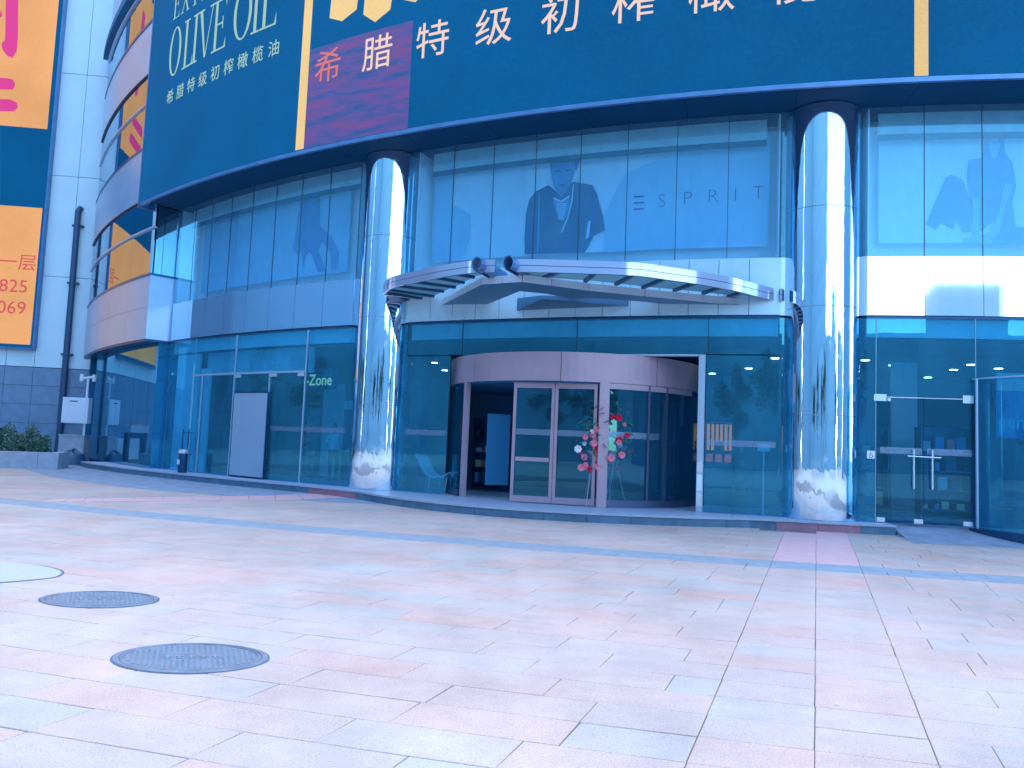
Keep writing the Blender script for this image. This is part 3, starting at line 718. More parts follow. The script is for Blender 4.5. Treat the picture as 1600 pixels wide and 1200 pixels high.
print_(pm, [(745, 190), (1435, 118), (1412, 945), (715, 975)], P_mid, 'tone_field', .016, t2)
print_(pm, [(900, 1085), (898, 960), (908, 780), (935, 660), (985, 595), (1085, 545), (1150, 600), (1280, 520), (1430, 545), (1465, 620), (1490, 720), (1510, 790), (1525, 900), (1440, 940), (1370, 1075)], P_dark, 'printed_jacket', .028, t1)
print_(pm, [(1095, 300), (1300, 300), (1292, 420), (1270, 510), (1235, 580), (1190, 640), (1150, 610), (1115, 520), (1100, 420)], P_face, 'printed_face', .036, t1)
print_(pm, [(1090, 292), (1320, 285), (1330, 350), (1300, 440), (1285, 360), (1110, 372)], P_dark, 'printed_hair', .042, t1)
print_(pm, [(1135, 430), (1175, 425), (1178, 440), (1138, 445)], P_dark, 'printed_eye', .044, t1)
print_(pm, [(1215, 425), (1258, 420), (1260, 436), (1218, 440)], P_dark, 'printed_eye', .044, t1)
print_(pm, [(1165, 540), (1215, 538), (1210, 552), (1170, 554)], P_dark, 'printed_mouth', .044, t1)
print_(pm, [(1120, 645), (1180, 672), (1252, 628), (1242, 730), (1205, 830), (1165, 815), (1130, 710)], P_dim, 'printed_shirt', .040, t1)
for k in range(8): print_(pm, [(1150 + k * 2, 690 + k * 16), (1225 - k * 3, 686 + k * 16), (1224 - k * 3, 693 + k * 16), (1150 + k * 2, 697 + k * 16)], P_lt, 'shirt_stripe', .046, t1)
print_(pm, [(1125, 640), (1180, 668), (1250, 625), (1248, 640), (1182, 682), (1128, 655)], P_lt, 'shirt_collar', .046, t1)
print_(pm, [(1276, 540), (1284, 540), (1272, 680), (1240, 800), (1190, 920), (1180, 922), (1230, 800), (1262, 670)], P_lt, 'printed_cord', .046, t1)
print_(pm, [(1008, 610), (1016, 610), (1012, 1000), (1000, 1085), (996, 1085)], P_dim, 'printed_seam', .040, t1)
print_(pm, [(1395, 820), (1415, 830), (1400, 950), (1375, 970)], P_lt, 'printed_cuff', .046, t1)
for ch, x, y in (('S', 1027, 324), ('P', 1066, 320), ('R', 1104, 317), ('I', 1145, 314.5), ('T', 1175, 311.5)):
    u0, z0 = uz(x, y, PD + .03)
    text_tris(ch, lambda a, b, u0=u0, z0=z0: W(u0 + a, PD + .03, z0 + b), .46, -.012).build('letter', P_dark, pm)
u0, z0 = uz(990, 328, PD + .03); eb = MB()
for k in (0, .15, .30): eb.poly([(u0, z0 + k), (u0 + .24, z0 + k), (u0 + .24, z0 + k + .035), (u0, z0 + k + .035)], lambda a, b: W(a, PD + .03, b))
eb.build('letter', P_dark, pm)
pw_ = poster('blue poster of a woman sitting on the ground, right of the right column', -7.50, .9, 6.18, 8.66, P_blue)
print_(pw_, [(535, 950), (690, 590), (730, 565), (820, 600), (900, 830), (880, 1015), (820, 1010), (770, 905), (750, 990), (650, 935), (615, 995)], P_dim, 'printed_trousers', .020, t3)
print_(pw_, [(870, 450), (980, 430), (1000, 290), (1030, 240), (1090, 225), (1135, 260), (1158, 400), (1210, 470), (1240, 650), (1210, 780), (1235, 975), (1400, 975), (1400, 1105), (1050, 1105), (1100, 900), (960, 1010), (900, 850), (860, 600)], P_dim, 'printed_dress', .026, t3)
print_(pw_, [(1030, 310), (1075, 250), (1112, 330), (1095, 410), (1065, 440), (1035, 400)], P_faceL, 'printed_face', .034, t3)
print_(pw_, [(1150, 620), (1215, 650), (1160, 780), (1105, 1010), (1020, 1095), (840, 1090), (830, 1060), (1030, 1030), (1110, 850)], P_faceL, 'printed_arm', .034, t3)
print_(pw_, [(895, 740), (950, 740), (950, 1040), (905, 1040)], P_faceL, 'printed_arm', .034, t3)
pl_ = poster('blue poster with a dim dark figure, left of the left column', -28.75, -21.3, 6.13, 8.62, P_teal)
print_(pl_, [(800, 600), (760, 560), (790, 380), (815, 190), (940, 170), (940, 400), (1020, 470), (1070, 580), (1055, 690), (1020, 690), (1010, 580), (960, 500), (930, 560), (980, 700), (930, 710), (880, 570), (850, 590), (830, 690), (820, 560)], P_dim, 'printed_figure', .022, t4)
print_(pl_, [(245, 330), (380, 300), (380, 400), (255, 410)], P_mid, 'tone_field', .014, t4)
print_(pl_, [(450, 290), (545, 270), (545, 360), (450, 360)], P_mid, 'tone_field', .014, t4)

# ------------------------------------------------------------------ entrance canopy
def cz(x): return 5.06 + (4.80 - 5.06) * (x - 598) / 642
can = thing('entrance_canopy', 'lens shaped steel and glass canopy over the revolving door', 'canopy', W(-14, 0, 4.8))
rim_px = [(598.5, 461), (603, 454), (611, 449.5), (625, 446), (650, 440.7), (686, 433.5), (726, 427.5), (762, 425), (819, 424.5), (875, 426), (900, 426.8), (950, 428.5), (1001, 431.2), (1057, 439), (1125, 449), (1168, 459), (1199, 466.6), (1225, 473)]
rim = spline([onz(x, y, cz(x)) for x, y in rim_px], 5)
tail = [W(-18.35, .05, 5.06)] + [rim[0].lerp(W(-18.35, .05, 5.06), .5) + Vector((-.10, -.1, 0))]
endp = [W(-9.62, .10, 4.79)]
def split(P, x0, x1): return [p for p in P if x0 <= p.x <= x1]
full = spline([tail[0], tail[1]] + rim[::4] + endp, 4)
def rimband(P, z0, z1, th, m, name): return MB().band([(p.x, p.y, p.z) for p in P], z0, z1, th).build(name, m, can, True)
kx = -.12
segs = [[p for p in full if p.x < kx - .22], [p for p in full if p.x > kx + .02]]
for sg in segs:
    for a in range(0, len(sg) - 1, 12):
        P = sg[a:a + 13]
        if len(P) < 2: continue
        rimband(P, .135, .26, .05, M_rim, 'rim_plate'); rimband(P, 0., .122, .05, M_rim, 'rim_plate')
    rimband([p + Vector((0, .03, 0)) for p in sg], .008, .245, .08, M_rib, 'rim_core')
for x, y in ((748, 414), (797, 412)):        # the two rolled gutter ends on top of the front
    p = onz(x, y, cz(x) + .12); ax = Vector((.38, .92, 0)).normalized(); side = Vector((ax.y, -ax.x, 0)); mb = MB(); K = 10
    ring = lambda c, r: [c + side * (r * math.cos(R_(-60 + 300 * k / K))) * .75 + Vector((0, 0, 1)) * r * math.sin(R_(-60 + 300 * k / K)) for k in range(K + 1)]
    A, B, A2, B2 = ring(p - ax * .1, .16), ring(p + ax * 1.3, .16), ring(p - ax * .1, .135), ring(p + ax * 1.3, .135)
    for k in range(K):
        mb.q([A[k], A[k + 1], B[k + 1], B[k]]); mb.q([A2[k + 1], A2[k], B2[k], B2[k + 1]]); mb.q([A[k + 1], A[k], A2[k], A2[k + 1]])
    mb.q([A[0], B[0], B2[0], A2[0]]); mb.q([B[K], A[K], A2[K], B2[K]])
    mb.build('gutter_end', M_lip, can, True)
def pz(x, y, dz): return onz(x, y, cz(x) + dz)
rl = [((606, 455), (671, 464)), ((608, 463), (666, 469)), ((622, 449), (686, 456.5)), ((643, 442), (704, 450)), ((675, 435), (717.5, 442.5)), ((706, 429.5), (733, 434))]
rl = sorted(rl, key=lambda t: -t[0][1])
rr = [((873, 427), (850, 436)), ((929, 429), (916, 440)), ((988, 432), (965, 445)), ((1039.5, 437), (1008, 450)), ((1087, 444), (1057.5, 454.5)), ((1127, 450.5), (1102.5, 459)), ((1161, 458.6), (1143, 464))]
for lst in (rl, rr):
    E = []
    for a, b in lst:
        A, B = pz(a[0], a[1], .03), pz(b[0], b[1], .03); E.append((A, B)); t = (B - A).normalized(); nn = Vector((-t.y, t.x, 0)) * .04
        A2, B2 = A - t * .02, B + t * .12
        MB().box8([A2 + nn, B2 + nn, B2 - nn, A2 - nn][::-1], [p + Vector((0, 0, .06)) for p in (A2 + nn, B2 + nn, B2 - nn, A2 - nn)][::-1]).build('canopy_rib', M_rib, can)
    if lst is rr: E = [(pz(822, 425, .03), pz(816, 430, .03))] + E + [(pz(1205, 468, .03), pz(1186, 469, .03))]
    else: E = [(pz(612, 468, .03), pz(655, 474, .03))] + E + [(pz(745, 427, .03), pz(752, 431, .03))]
    for (A, B), (A2, B2) in zip(E, E[1:]):
        up_ = Vector((0, 0, .062)); e1, e2 = (B - A).normalized() * .14, (B2 - A2).normalized() * .14
        MB().box8([A + up_, A2 + up_, B2 + e2 + up_, B + e1 + up_], [p + up_ * 1.25 for p in (A, A2, B2 + e2, B + e1)]).build('roof_pane', M_frost, can)
P = [pz(x, y, .01) for x, y in ((603, 461), (612, 472), (640, 485), (668, 488), (686, 481), (668, 472), (640, 470), (618, 464))]
mb = MB(); mb.poly([(p.x, p.y) for p in P], lambda x, y: min(((q.x - x) ** 2 + (q.y - y) ** 2, q.to_tuple()) for q in P)[1]); mb.poly([(p.x, p.y) for p in P], lambda x, y: tuple(Vector(min(((q.x - x) ** 2 + (q.y - y) ** 2, q.to_tuple()) for q in P)[1]) + Vector((0, 0, .05))))
mb.build('end_plate', M_rib, can)
ol = [(679, 474), (717, 453), (753.5, 433.5), (786, 431)]; orr = [(786, 431), (816.5, 429), (862, 435), (920, 443), (1008, 452), (1100, 461), (1186, 470)]
il = [(686, 482), (738, 484), (790, 464), (812, 455)]; irr = [(812, 455), (853, 459), (893, 466.5), (930, 466), (1010, 472), (1066, 478), (1186, 479)]
for o_, i_ in ((ol, il), (orr, irr)):
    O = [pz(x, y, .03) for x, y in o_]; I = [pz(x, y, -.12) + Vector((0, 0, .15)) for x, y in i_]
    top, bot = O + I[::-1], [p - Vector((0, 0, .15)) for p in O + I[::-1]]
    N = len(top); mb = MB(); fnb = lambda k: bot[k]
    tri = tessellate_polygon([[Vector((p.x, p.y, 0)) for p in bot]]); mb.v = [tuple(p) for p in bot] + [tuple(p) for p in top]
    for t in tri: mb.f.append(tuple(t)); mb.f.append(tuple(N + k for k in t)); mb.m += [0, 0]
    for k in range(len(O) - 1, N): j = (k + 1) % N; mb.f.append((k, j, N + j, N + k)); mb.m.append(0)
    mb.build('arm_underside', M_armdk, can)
    for A, B in zip(O, O[1:]):               # pale fascia plates along the outer edge
        t = (B - A).normalized(); n_ = Vector((t.y, -t.x, 0)) * .012; L = (B - A).length; c = max(1, round(L / 1.1))
        for k in range(c):
            a, b = A.lerp(B, k / c) + t * .005, A.lerp(B, (k + 1) / c) - t * .005
            D = Vector((0, 0, .155)); MB().box8([a - D, a - D + n_, b - D + n_, b - D], [a, a + n_, b + n_, b]).build('fascia_plate', M_arm, can)
ua, ub, um = uz(808, 460, .05)[0], uz(982, 470, .05)[0], uz(862, 460, .05)[0]
MB().box8([W(ua, .03, 4.68), W(um, .75, 4.80), W(ub, .03, 4.72), W(um, .03, 4.70)], [W(ua, .03, 4.98), W(um, .75, 4.88), W(ub, .03, 4.90), W(um, .03, 4.98)]).build('wall_bracket', M_armdk, can)

# ------------------------------------------------------------------ revolving door
DCX, DCY, DRR = 1.65, 20.1, 3.22
def dp(an, r=DRR, z=0.): return Vector((DCX + r * math.sin(an), DCY - r * math.cos(an), z))
def dan(x, y=700):
    p = oncirc(x, y, DCX, DCY, DRR); return math.atan2(p.x - DCX, DCY - p.y)
def darc(mb, a0, a1, r0, r1, z0, z1, da=.06):
    n = max(1, math.ceil(abs(a1 - a0) / da))
    for i in range(n):
        a, b = a0 + (a1 - a0) * i / n, a0 + (a1 - a0) * (i + 1) / n
        mb.box8([dp(a, r1, z0), dp(b, r1, z0), dp(b, r0, z0), dp(a, r0, z0)], [dp(a, r1, z1), dp(b, r1, z1), dp(b, r0, z1), dp(a, r0, z1)])
    return mb
door = thing('revolving_door', 'large round revolving door with bronze drum above the entrance step', 'revolving door', (DCX, DCY, .2))
for a0, a1 in ((-1.62, -.9), (-.9, -.18), (-.18, .52), (.52, 1.62)):
    darc(MB(), a0 + .002, a1 - .002, DRR - .05, DRR + .03, 2.93, 3.58).build('drum_fascia', M_bronze, door, True)
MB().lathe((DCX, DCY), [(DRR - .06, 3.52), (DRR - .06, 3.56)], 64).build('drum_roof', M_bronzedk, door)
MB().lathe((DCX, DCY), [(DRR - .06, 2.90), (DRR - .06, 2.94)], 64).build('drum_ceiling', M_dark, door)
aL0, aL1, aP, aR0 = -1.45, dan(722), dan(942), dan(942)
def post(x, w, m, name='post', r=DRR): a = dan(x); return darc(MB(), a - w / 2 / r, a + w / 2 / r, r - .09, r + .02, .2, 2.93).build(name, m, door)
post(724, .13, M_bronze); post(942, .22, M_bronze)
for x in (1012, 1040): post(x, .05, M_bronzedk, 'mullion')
pane_mb = lambda a0, a1: darc(MB(), a0, a1, DRR - .035, DRR - .02, .36, 2.90)
pane_mb(-1.5, dan(718)).build('curved_pane', M_glassclear, door, True)
ar = [dan(950), dan(1011), dan(1039), 1.25]
for a, b in zip(ar, ar[1:]): pane_mb(a + .004, b - .004).build('curved_pane', M_glassclear, door, True)
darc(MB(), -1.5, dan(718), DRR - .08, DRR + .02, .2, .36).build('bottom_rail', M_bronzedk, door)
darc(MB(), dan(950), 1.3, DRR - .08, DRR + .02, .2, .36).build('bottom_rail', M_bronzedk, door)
darc(MB(), dan(950), .95, DRR - .08, DRR + .02, 2.80, 2.92).build('top_rail', M_bronze, door)
darc(MB(), dan(950), dan(1030), DRR - .012, DRR - .006, 1.72, 1.86).build('safety_stripe', M_vinyl, door)
# flat pair of leaves just inside the drum
A, B = dp(dan(796), DRR - .1), dp(dan(933), DRR - .1); A.z = B.z = 0
t = (B - A).normalized(); nn = Vector((t.y, -t.x, 0)); L = (B - A).length
def leafbox(s0, s1, z0, z1, d0, d1, m, name, par):
    p = lambda s_, d: A + t * s_ + nn * d
    return MB().box8([p(s0, d1) + Vector((0, 0, z0)), p(s1, d1) + Vector((0, 0, z0)), p(s1, d0) + Vector((0, 0, z0)), p(s0, d0) + Vector((0, 0, z0))],
                     [p(s0, d1) + Vector((0, 0, z1)), p(s1, d1) + Vector((0, 0, z1)), p(s1, d0) + Vector((0, 0, z1)), p(s0, d0) + Vector((0, 0, z1))]).build(name, m, par)
mid = L * .50
for s0, s1 in ((0, mid), (mid, L)):
    lf = leafbox(s0 + .005, s1 - .005, .22, .36, -.03, .03, M_bronze, 'door_leaf', door)
    leafbox(s0 + .005, s1 - .005, 2.78, 2.90, -.03, .03, M_bronze, 'top_rail', lf)
    leafbox(s0 + .005, s0 + .075, .362, 2.778, -.03, .03, M_bronze, 'stile', lf); leafbox(s1 - .075, s1 - .005, .362, 2.778, -.03, .03, M_bronze, 'stile', lf)
    leafbox(s0 + .078, s1 - .078, .364, 2.776, -.008, .008, M_glassclear, 'glass_pane', lf)
    leafbox(s0 + .08, s1 - .08, 1.72, 1.85, .010, .014, M_vinyl, 'safety_stripe', lf)
leafbox(.1, mid - .09, 1.13, 1.22, .032, .06, M_bronze, 'push_bar', door)
blueb = mat('notice_blue', (.02, .17, .34), .5, var=.06)
pA, pB = dp(-.95, 1.8), dp(-.75, 1.3)
MB().box8([(-.55, 18.4, .5), (-.0, 18.7, .5), (.0, 18.75, .5), (-.55, 18.45, .5)], [(-.55, 18.4, 2.2), (-.0, 18.7, 2.2), (.0, 18.75, 2.2), (-.55, 18.45, 2.2)]).build('notice_panel', blueb, door)
# portal frame round the door on the facade line
portal = thing('door_portal', 'pale metal portal frame behind the right side of the revolving door', 'door frame', W(-14, 0, .2))
MB().arc(-11.27, -11.13, -.15, .05, .2, 3.62).build('jamb', M_alu, portal); pass
MB().arc(-13.0, -11.28, -.15, .05, 3.585, 3.625).build('lintel', M_alu, portal)
for z0, z1, m in ((.32, .62, M_fit), (.66, 1.0, M_white), (1.05, 1.28, M_fit)): MB().arc(-11.26, -11.15, .052, .056, z0, z1).build('sticker', m, portal)

# ------------------------------------------------------------------ right glass doors, left door handles
def dhandle(uc, z0, z1, par, m=M_fit, d=.07):
    MB().tube([W(uc, d, z0), W(uc, d, z1)], .019, 10).build('pull_handle', m, par, True)
    for z in (z0 + .12, z1 - .12): MB().tube([W(uc, -.06, z), W(uc, d, z)], .012, 8).build('handle_stud', m, par, True)
dd = thing('glass_double_door', 'frameless glass double door with tall steel handles right of the right column', 'door', W(-6.75, 0, .2))
for a, b in ((-7.66, -6.76), (-6.755, -5.84)):
    lf = pane(a, b, .26, 2.77, M_glassclear, 0., 'door_leaf', .014, dd, .004)
    dhandle(-6.97 if a < -7 else -6.62, .92, 1.72, lf)
for a, b, z0, z1 in ((-7.72, -7.48, 2.70, 2.84), (-7.46, -7.40, 2.70, 2.76), (-6.02, -5.82, 2.70, 2.86), (-7.66, -7.50, .22, .31), (-6.95, -6.78, .22, .31), (-6.02, -5.84, .22, .31)):
    MB().arc(a, b, -.03, .018, z0, z1).build('patch_fitting', M_fit, dd)
MB().tube([W(-7.10, .10, 1.58), W(-6.47, .10, 1.57)], .014, 8).build('locking_bar', M_fit, dd)
MB().arc(-7.67, -5.83, -.012, .004, 2.775, 2.792).build('header_edge', M_fit, dd)
ws = thing('accessible_entrance_sign', 'small white wheelchair sign on glass beside the double door', 'sign', W(-7.77, .01, 1.5))
MB().arc(-7.85, -7.70, .004, .010, 1.50, 1.66).build('sign_plate', M_white, ws)
F = lambda x, y: W(-7.85 + .15 * x, .013, 1.50 + .16 * y); mb = MB()
for P in ([(.42, .78), (.52, .78), (.52, .9), (.42, .9)], [(.42, .45), (.52, .45), (.50, .75), (.42, .75)], [(.45, .42), (.72, .42), (.72, .50), (.45, .50)], [(.66, .42), (.74, .44), (.84, .2), (.76, .18)]): mb.poly(P, F)
for i in range(14):
    a, b = R_(130 + i * 16), R_(130 + (i + 1) * 16); mb.poly([(.5 + .2 * math.cos(a), .33 + .2 * math.sin(a)), (.5 + .26 * math.cos(a), .33 + .26 * math.sin(a)), (.5 + .26 * math.cos(b), .33 + .26 * math.sin(b)), (.5 + .2 * math.cos(b), .33 + .2 * math.sin(b))][::1], F)
mb.build('wheelchair_symbol', M_joint, ws)
ld = thing('glass_swing_door', 'glass swing door with paired dark handles near the left end', 'door', W(-27.7, 0, .2))
for uc in (-27.92, -27.55): dhandle(uc, .62, 1.55, ld, M_darkmetal, .09)
MB().arc(-27.68, -27.62, -.03, .03, .2, 3.6).build('meeting_stile', M_edge, ld)
lb = thing('curved_glass_screen', 'curved glass windscreen on dark kerb at the right edge', 'glass screen', (12, 16, .1))
VX, VY, VR = 12.05, 16.1, 2.72
def vp(an, r, z): return Vector((VX + r * math.sin(an), VY - r * math.cos(an), z))
a = -1.33
while a < -.1:
    b = a + .56; mb = MB()
    for k in range(6):
        p, q = a + .002 + (b - a - .004) * k / 6, a + .002 + (b - a - .004) * (k + 1) / 6
        mb.box8([vp(p, VR, .2), vp(q, VR, .2), vp(q, VR - .016, .2), vp(p, VR - .016, .2)], [vp(p, VR, 3.18), vp(q, VR, 3.18), vp(q, VR - .016, 3.18), vp(p, VR - .016, 3.18)])
    mb.build('curved_pane', M_glasslow, lb, True); a = b
mb = MB(); mc = MB()
for k in range(24):
    p, q = -1.38 + 1.9 * k / 24, -1.38 + 1.9 * (k + 1) / 24
    mb.box8([vp(p, VR + .10, -.02), vp(q, VR + .10, -.02), vp(q, VR - .2, -.02), vp(p, VR - .2, -.02)], [vp(p, VR + .10, .198), vp(q, VR + .10, .198), vp(q, VR - .2, .198), vp(p, VR - .2, .198)])
    mc.box8([vp(p, VR + .01, 3.182), vp(q, VR + .01, 3.182), vp(q, VR - .03, 3.182), vp(p, VR - .03, 3.182)], [vp(p, VR + .01, 3.21), vp(q, VR + .01, 3.21), vp(q, VR - .03, 3.21), vp(p, VR - .03, 3.21)])
mb.build('kerb', M_darkmetal, lb); mc.build('top_edge', M_alu, lb)
for an in (-1.335, -.77, -.21): MB().tube([vp(an, VR + .012, .2), vp(an, VR + .012, 3.2)], .022, 8).build('upright', M_alu, lb, True)

# ------------------------------------------------------------------ inside the shops
E_lamp = emis('downlight_lamp', (.9, .97, 1.), 25 * EX)
for x, y in ((1211, 559), (1352, 562), (1450, 589), (1490, 577), (1517, 569), (1585, 586), (642, 565), (679, 566), (695, 578), (1113, 583), (1174, 618), (655, 583), (838, 571), (1195, 641), (425, 600), (498, 590), (520, 600), (455, 612), (375, 605), (1395, 570), (1560, 575), (1170, 575), (1150, 600)):
    p = onz(x, y, 4.0) if y < 600 else onz(x, y, 4.0)
    if polar(p)[0] < -8.5: continue
    t_ = thing('ceiling_downlight', 'small round white downlight in the dark shop ceiling', 'downlight', (p.x, p.y, 4.0), 'downlights in the dark shop ceilings')
    tr_ = MB().lathe(p, [(.13, 3.985), (.13, 4.018)], 16).build('trim_ring', M_fit, t_); MB().lathe(p, [(.10, 3.978), (.10, 3.984)], 16).build('lamp_disc', E_lamp, tr_)
u0, z0 = uz(479, 602, -1.2)
zs_ = thing('shop_name_sign', 'lit pale green shop lettering hanging inside the glass left of the left column', 'sign', W(u0, -1.2, z0))
text_tris('i-Zone', lambda x, y: W(u0 - .15 + x, -1.2, z0 + y), .46, .006).build('sign_lettering', emis('sign_glow_green', lin(190, 225, 190), 1.0 * EX), zs_)
MB().arc(u0 - .2, u0 + 1.3, -1.26, -1.22, z0 - .12, z0 + .5).build('sign_board', M_dark, zs_)
bd = thing('display_board', 'tall grey blue board standing against the left storefront glass', 'board', W(-25, -.3, .2))
bu0, bu1 = uz(362, 680, .12)[0], uz(414, 680, .12)[0]
MB().arc(bu0 + .02, bu1 - .02, .10, .13, .26, 2.66).build('board_face', mat('board_grey', (.24, .35, .46), .6, var=.05, vs=1), bd)
MB().arc(bu0, bu1, .05, .097, .2, 2.70).build('board_frame', M_darkmetal, bd)
ct = thing('shop_counter', 'pale shop canopy counter behind glass left of the left column', 'counter', W(-22, -2.4, .2))
MB().arc(-23.0, -21.2, -3.0, -2.4, 2.35, 2.62).build('counter_canopy', M_white, ct); MB().arc(-22.95, -21.25, -3.0, -2.5, .2, 1.05).build('counter_base', M_darkmetal, ct); MB().arc(-23.0, -21.2, -3.05, -2.42, 1.055, 1.10).build('counter_top', M_bulk, ct)
for s_ in (-22.95, -21.3): MB().arc(s_, s_ + .05, -2.9, -2.85, 1.1, 2.35).build('canopy_leg', M_fit, ct)
gs_ = thing('lit_shop_sign', 'glowing blue sign reading gen behind the curved glass screen', 'sign', W(-4.9, -1.5, 1.6))
u0, z0 = uz(1558, 642, -1.6); u1, z1 = uz(1588, 685, -1.6)
MB().arc(u0, u1 + .5, -1.65, -1.6, z1, z0 + .45).build('sign_face', emis('sign_blue', lin(0, 95, 185), .8 * EX), gs_)
MB().arc(u0, u1 + .5, -1.66, -1.58, z0 + .46, z0 + .85).build('sign_header', M_white, gs_)
uu, zz = uz(1560, 668, -1.58); text_tris('gen', lambda x, y: W(uu + x, -1.585, zz + y), .42).build('sign_lettering', emis('sign_cyan', lin(40, 160, 225), .8 * EX), gs_)
bp_ = oncirc(1115, 690, CX, CY, RG - 3)
cb = thing('lit_display_case', 'glowing orange display case inside the glass right of the revolving door', 'display case', (bp_.x, bp_.y, .2))
E_or = emis('case_glow', (1., .22, .07), 1.1 * EX, True, 6)
u0 = uz(1102, 690, -3)[0]
MB().arc(u0, u0 + .75, -3.6, -3.02, .2, 1.2).build('case_base', M_darkmetal, cb); MB().arc(u0 - .03, u0 + .78, -3.63, -3.0, 2.25, 2.32).build('case_top', M_darkmetal, cb)
for k in range(6): MB().arc(u0 + .03 + k * .12, u0 + .03 + k * .12 + .075, -3.3, -3.25, 1.55 + (.22 if k in (2, 3) else 0), 2.22).build('glowing_bar', E_or, cb)
for k in range(3): MB().arc(u0 + .02 + k * .25, u0 + .2 + k * .25, -3.3, -3.25, 1.25, 1.45).build('glowing_bar', emis('case_pink', (.8, .12, .15), .7 * EX), cb)
sp = thing('slim_post_stand', 'slim pale post on small round base behind glass left of the right column', 'stand', W(-9.9, -.25, .2))
p = W(-9.87, -.25, 0); MB().lathe(p, [(.14, .2), (.14, .215), (.02, .225), (.018, 1.55), (0, 1.56)], 16).build('post', M_fit, sp, True); MB().arc(-10.0, -9.74, -.28, -.25, 1.56, 1.72).build('card_holder', M_bulk, sp)
# shelves of goods, dimly seen, and a chair shape in place of a reflection
rnd = random.Random(21); goods = [mat('goods_' + n, c, .5) for n, c in (('pale', (.25, .38, .46)), ('rose', (.5, .16, .2)), ('blue', (.05, .22, .5)), ('sand', (.5, .42, .3)), ('navy', (.01, .05, .12)))]
def shelf(u_, d_, w, h, label):
    t_ = thing('goods_shelf', label, 'shelf', W(u_, d_, .2), 'goods shelves in the shops')
    MB().arc(u_, u_ + w, d_ - .42, d_ - .40, .2, h).build('back_panel', M_darkmetal, t_)
    for e in (u_, u_ + w - .03): MB().arc(e, e + .03, d_ - .40, d_, .2, h).build('side_panel', M_darkmetal, t_)
    for k in range(4):
        z = .35 + k * (h - .5) / 4; sb_ = MB().arc(u_ + .032, u_ + w - .032, d_ - .39, d_, z, z + .03).build('shelf_board', M_darkmetal, t_)
        x = u_ + .08
        while x < u_ + w - .3:
            b_ = rnd.uniform(.1, .24); MB().arc(x, x + b_, d_ - .3, d_ - .08, z + .032, z + rnd.uniform(.12, (h - .5) / 4 - .06)).build('goods_box', rnd.choice(goods), sb_); x += b_ + rnd.uniform(.03, .2)
for a in ((-18.4, -3.2, 1.2, 2.2, 'goods shelf behind the glass between left column and revolving door'), (-10.9, -4.6, 1.1, 2.0, 'goods shelf behind the glass right of the orange case'),
          (-7.4, -3.4, 1.0, 2.2, 'goods shelf behind the left leaf of the double door'), (-5.9, -2.6, 1.2, 2.3, 'goods shelf behind the double door near the curved screen'), (-26.7, -3.4, 1.1, 2.3, 'goods shelf behind the left glass swing door'), (-33.2, -1.6, 1.3, 2.2, 'goods shelf behind the far left corner glass')): shelf(*a)
lc = thing('reflection_chair', 'added bent tube chair in place of a pale reflection, behind glass right of the left column', 'chair', W(-18.0, -.7, .2))  # made-up chair shape standing in for a pale reflection in the glass
def cpath(off): return spline([W(-18.55, -.5 + off, 1.12), W(-18.42, -.5 + off, .98), W(-18.25, -.5 + off, .70), W(-18.0, -.5 + off, .56), W(-17.7, -.5 + off, .60), W(-17.5, -.5 + off, .70)], 4)
for off in (0., -.5): MB().tube(cpath(off), .022, 8).build('bent_frame', M_fit, lc, True)
mb = MB(); a_, b_ = cpath(-.03), cpath(-.47)
for p, q, p2, q2 in zip(a_, b_, a_[1:], b_[1:]): mb.box8([p, p2, q2, q], [v + Vector((0, 0, .03)) for v in (p, p2, q2, q)])
mb.build('seat_sling', M_bulk, lc)
for u_ in (-18.1, -17.6):
    for off in (-.5, -1.0): MB().tube([W(u_, off, .2), W(u_ + .05, off, .58)], .018, 6).build('leg', M_fit, lc)
# flower stands inside the revolving door
leafm = mat('flower_leaf', (.05, .16, .10), .6); petal = [mat('petal_red', (.85, .02, .08), .5), mat('petal_pink', (.95, .30, .40), .5), mat('petal_pale', (.85, .80, .80), .5)]
def flowers(c, label, seed):
    rnd = random.Random(seed); t_ = thing('flower_stand', label, 'flower stand', (c[0], c[1], .2), 'flower stands inside the revolving door')
    for k in range(3):
        an = k * 2.1; MB().tube([(c[0] + .3 * math.cos(an), c[1] + .3 * math.sin(an), .2), (c[0], c[1], 1.3)], .012, 6).build('stand_leg', M_bronze, t_)
    MB().lathe(c, [(.05, 1.2), (.16, 1.42), (.15, 1.42), (.0, 1.3)], 14).build('basket', M_bronze, t_, True)
    lf = MB()
    for k in range(150):
        p = Vector((c[0] + rnd.gauss(0, .17), c[1] + rnd.gauss(0, .17), 1.25 + rnd.random() * 1.15)); v = Vector((rnd.gauss(0, 1), rnd.gauss(0, 1), rnd.gauss(0, .6))).normalized() * .09; w_ = v.orthogonal().normalized() * .025
        lf.q([p - v, p + w_, p + v, p - w_])
    lf.build('leaves', leafm, t_, kind='stuff')
    for k in range(34):
        z = 1.0 + rnd.random() * 1.25; p = Vector((c[0] + rnd.gauss(0, .16), c[1] - .12 + rnd.gauss(0, .08), z)); r = rnd.uniform(.06, .105); mb = MB()
        for j in range(7):
            an = j * .9; d = Vector((math.cos(an), -.5, math.sin(an))).normalized(); s_ = Vector((-math.sin(an), 0, math.cos(an))) * r * .5
            mb.q([p, p + d * r * .6 + s_, p + d * r, p + d * r * .6 - s_]); mb.q([p + Vector((0, -.02, 0)), p + d * r * .4 + s_ * .7 + Vector((0, -.05, 0)), p + d * r * .6 + Vector((0, -.07, 0)), p + d * r * .4 - s_ * .7 + Vector((0, -.05, 0))])
        mb.build('blossom', petal[rnd.choice((0, 0, 1, 1, 1, 2))], t_)
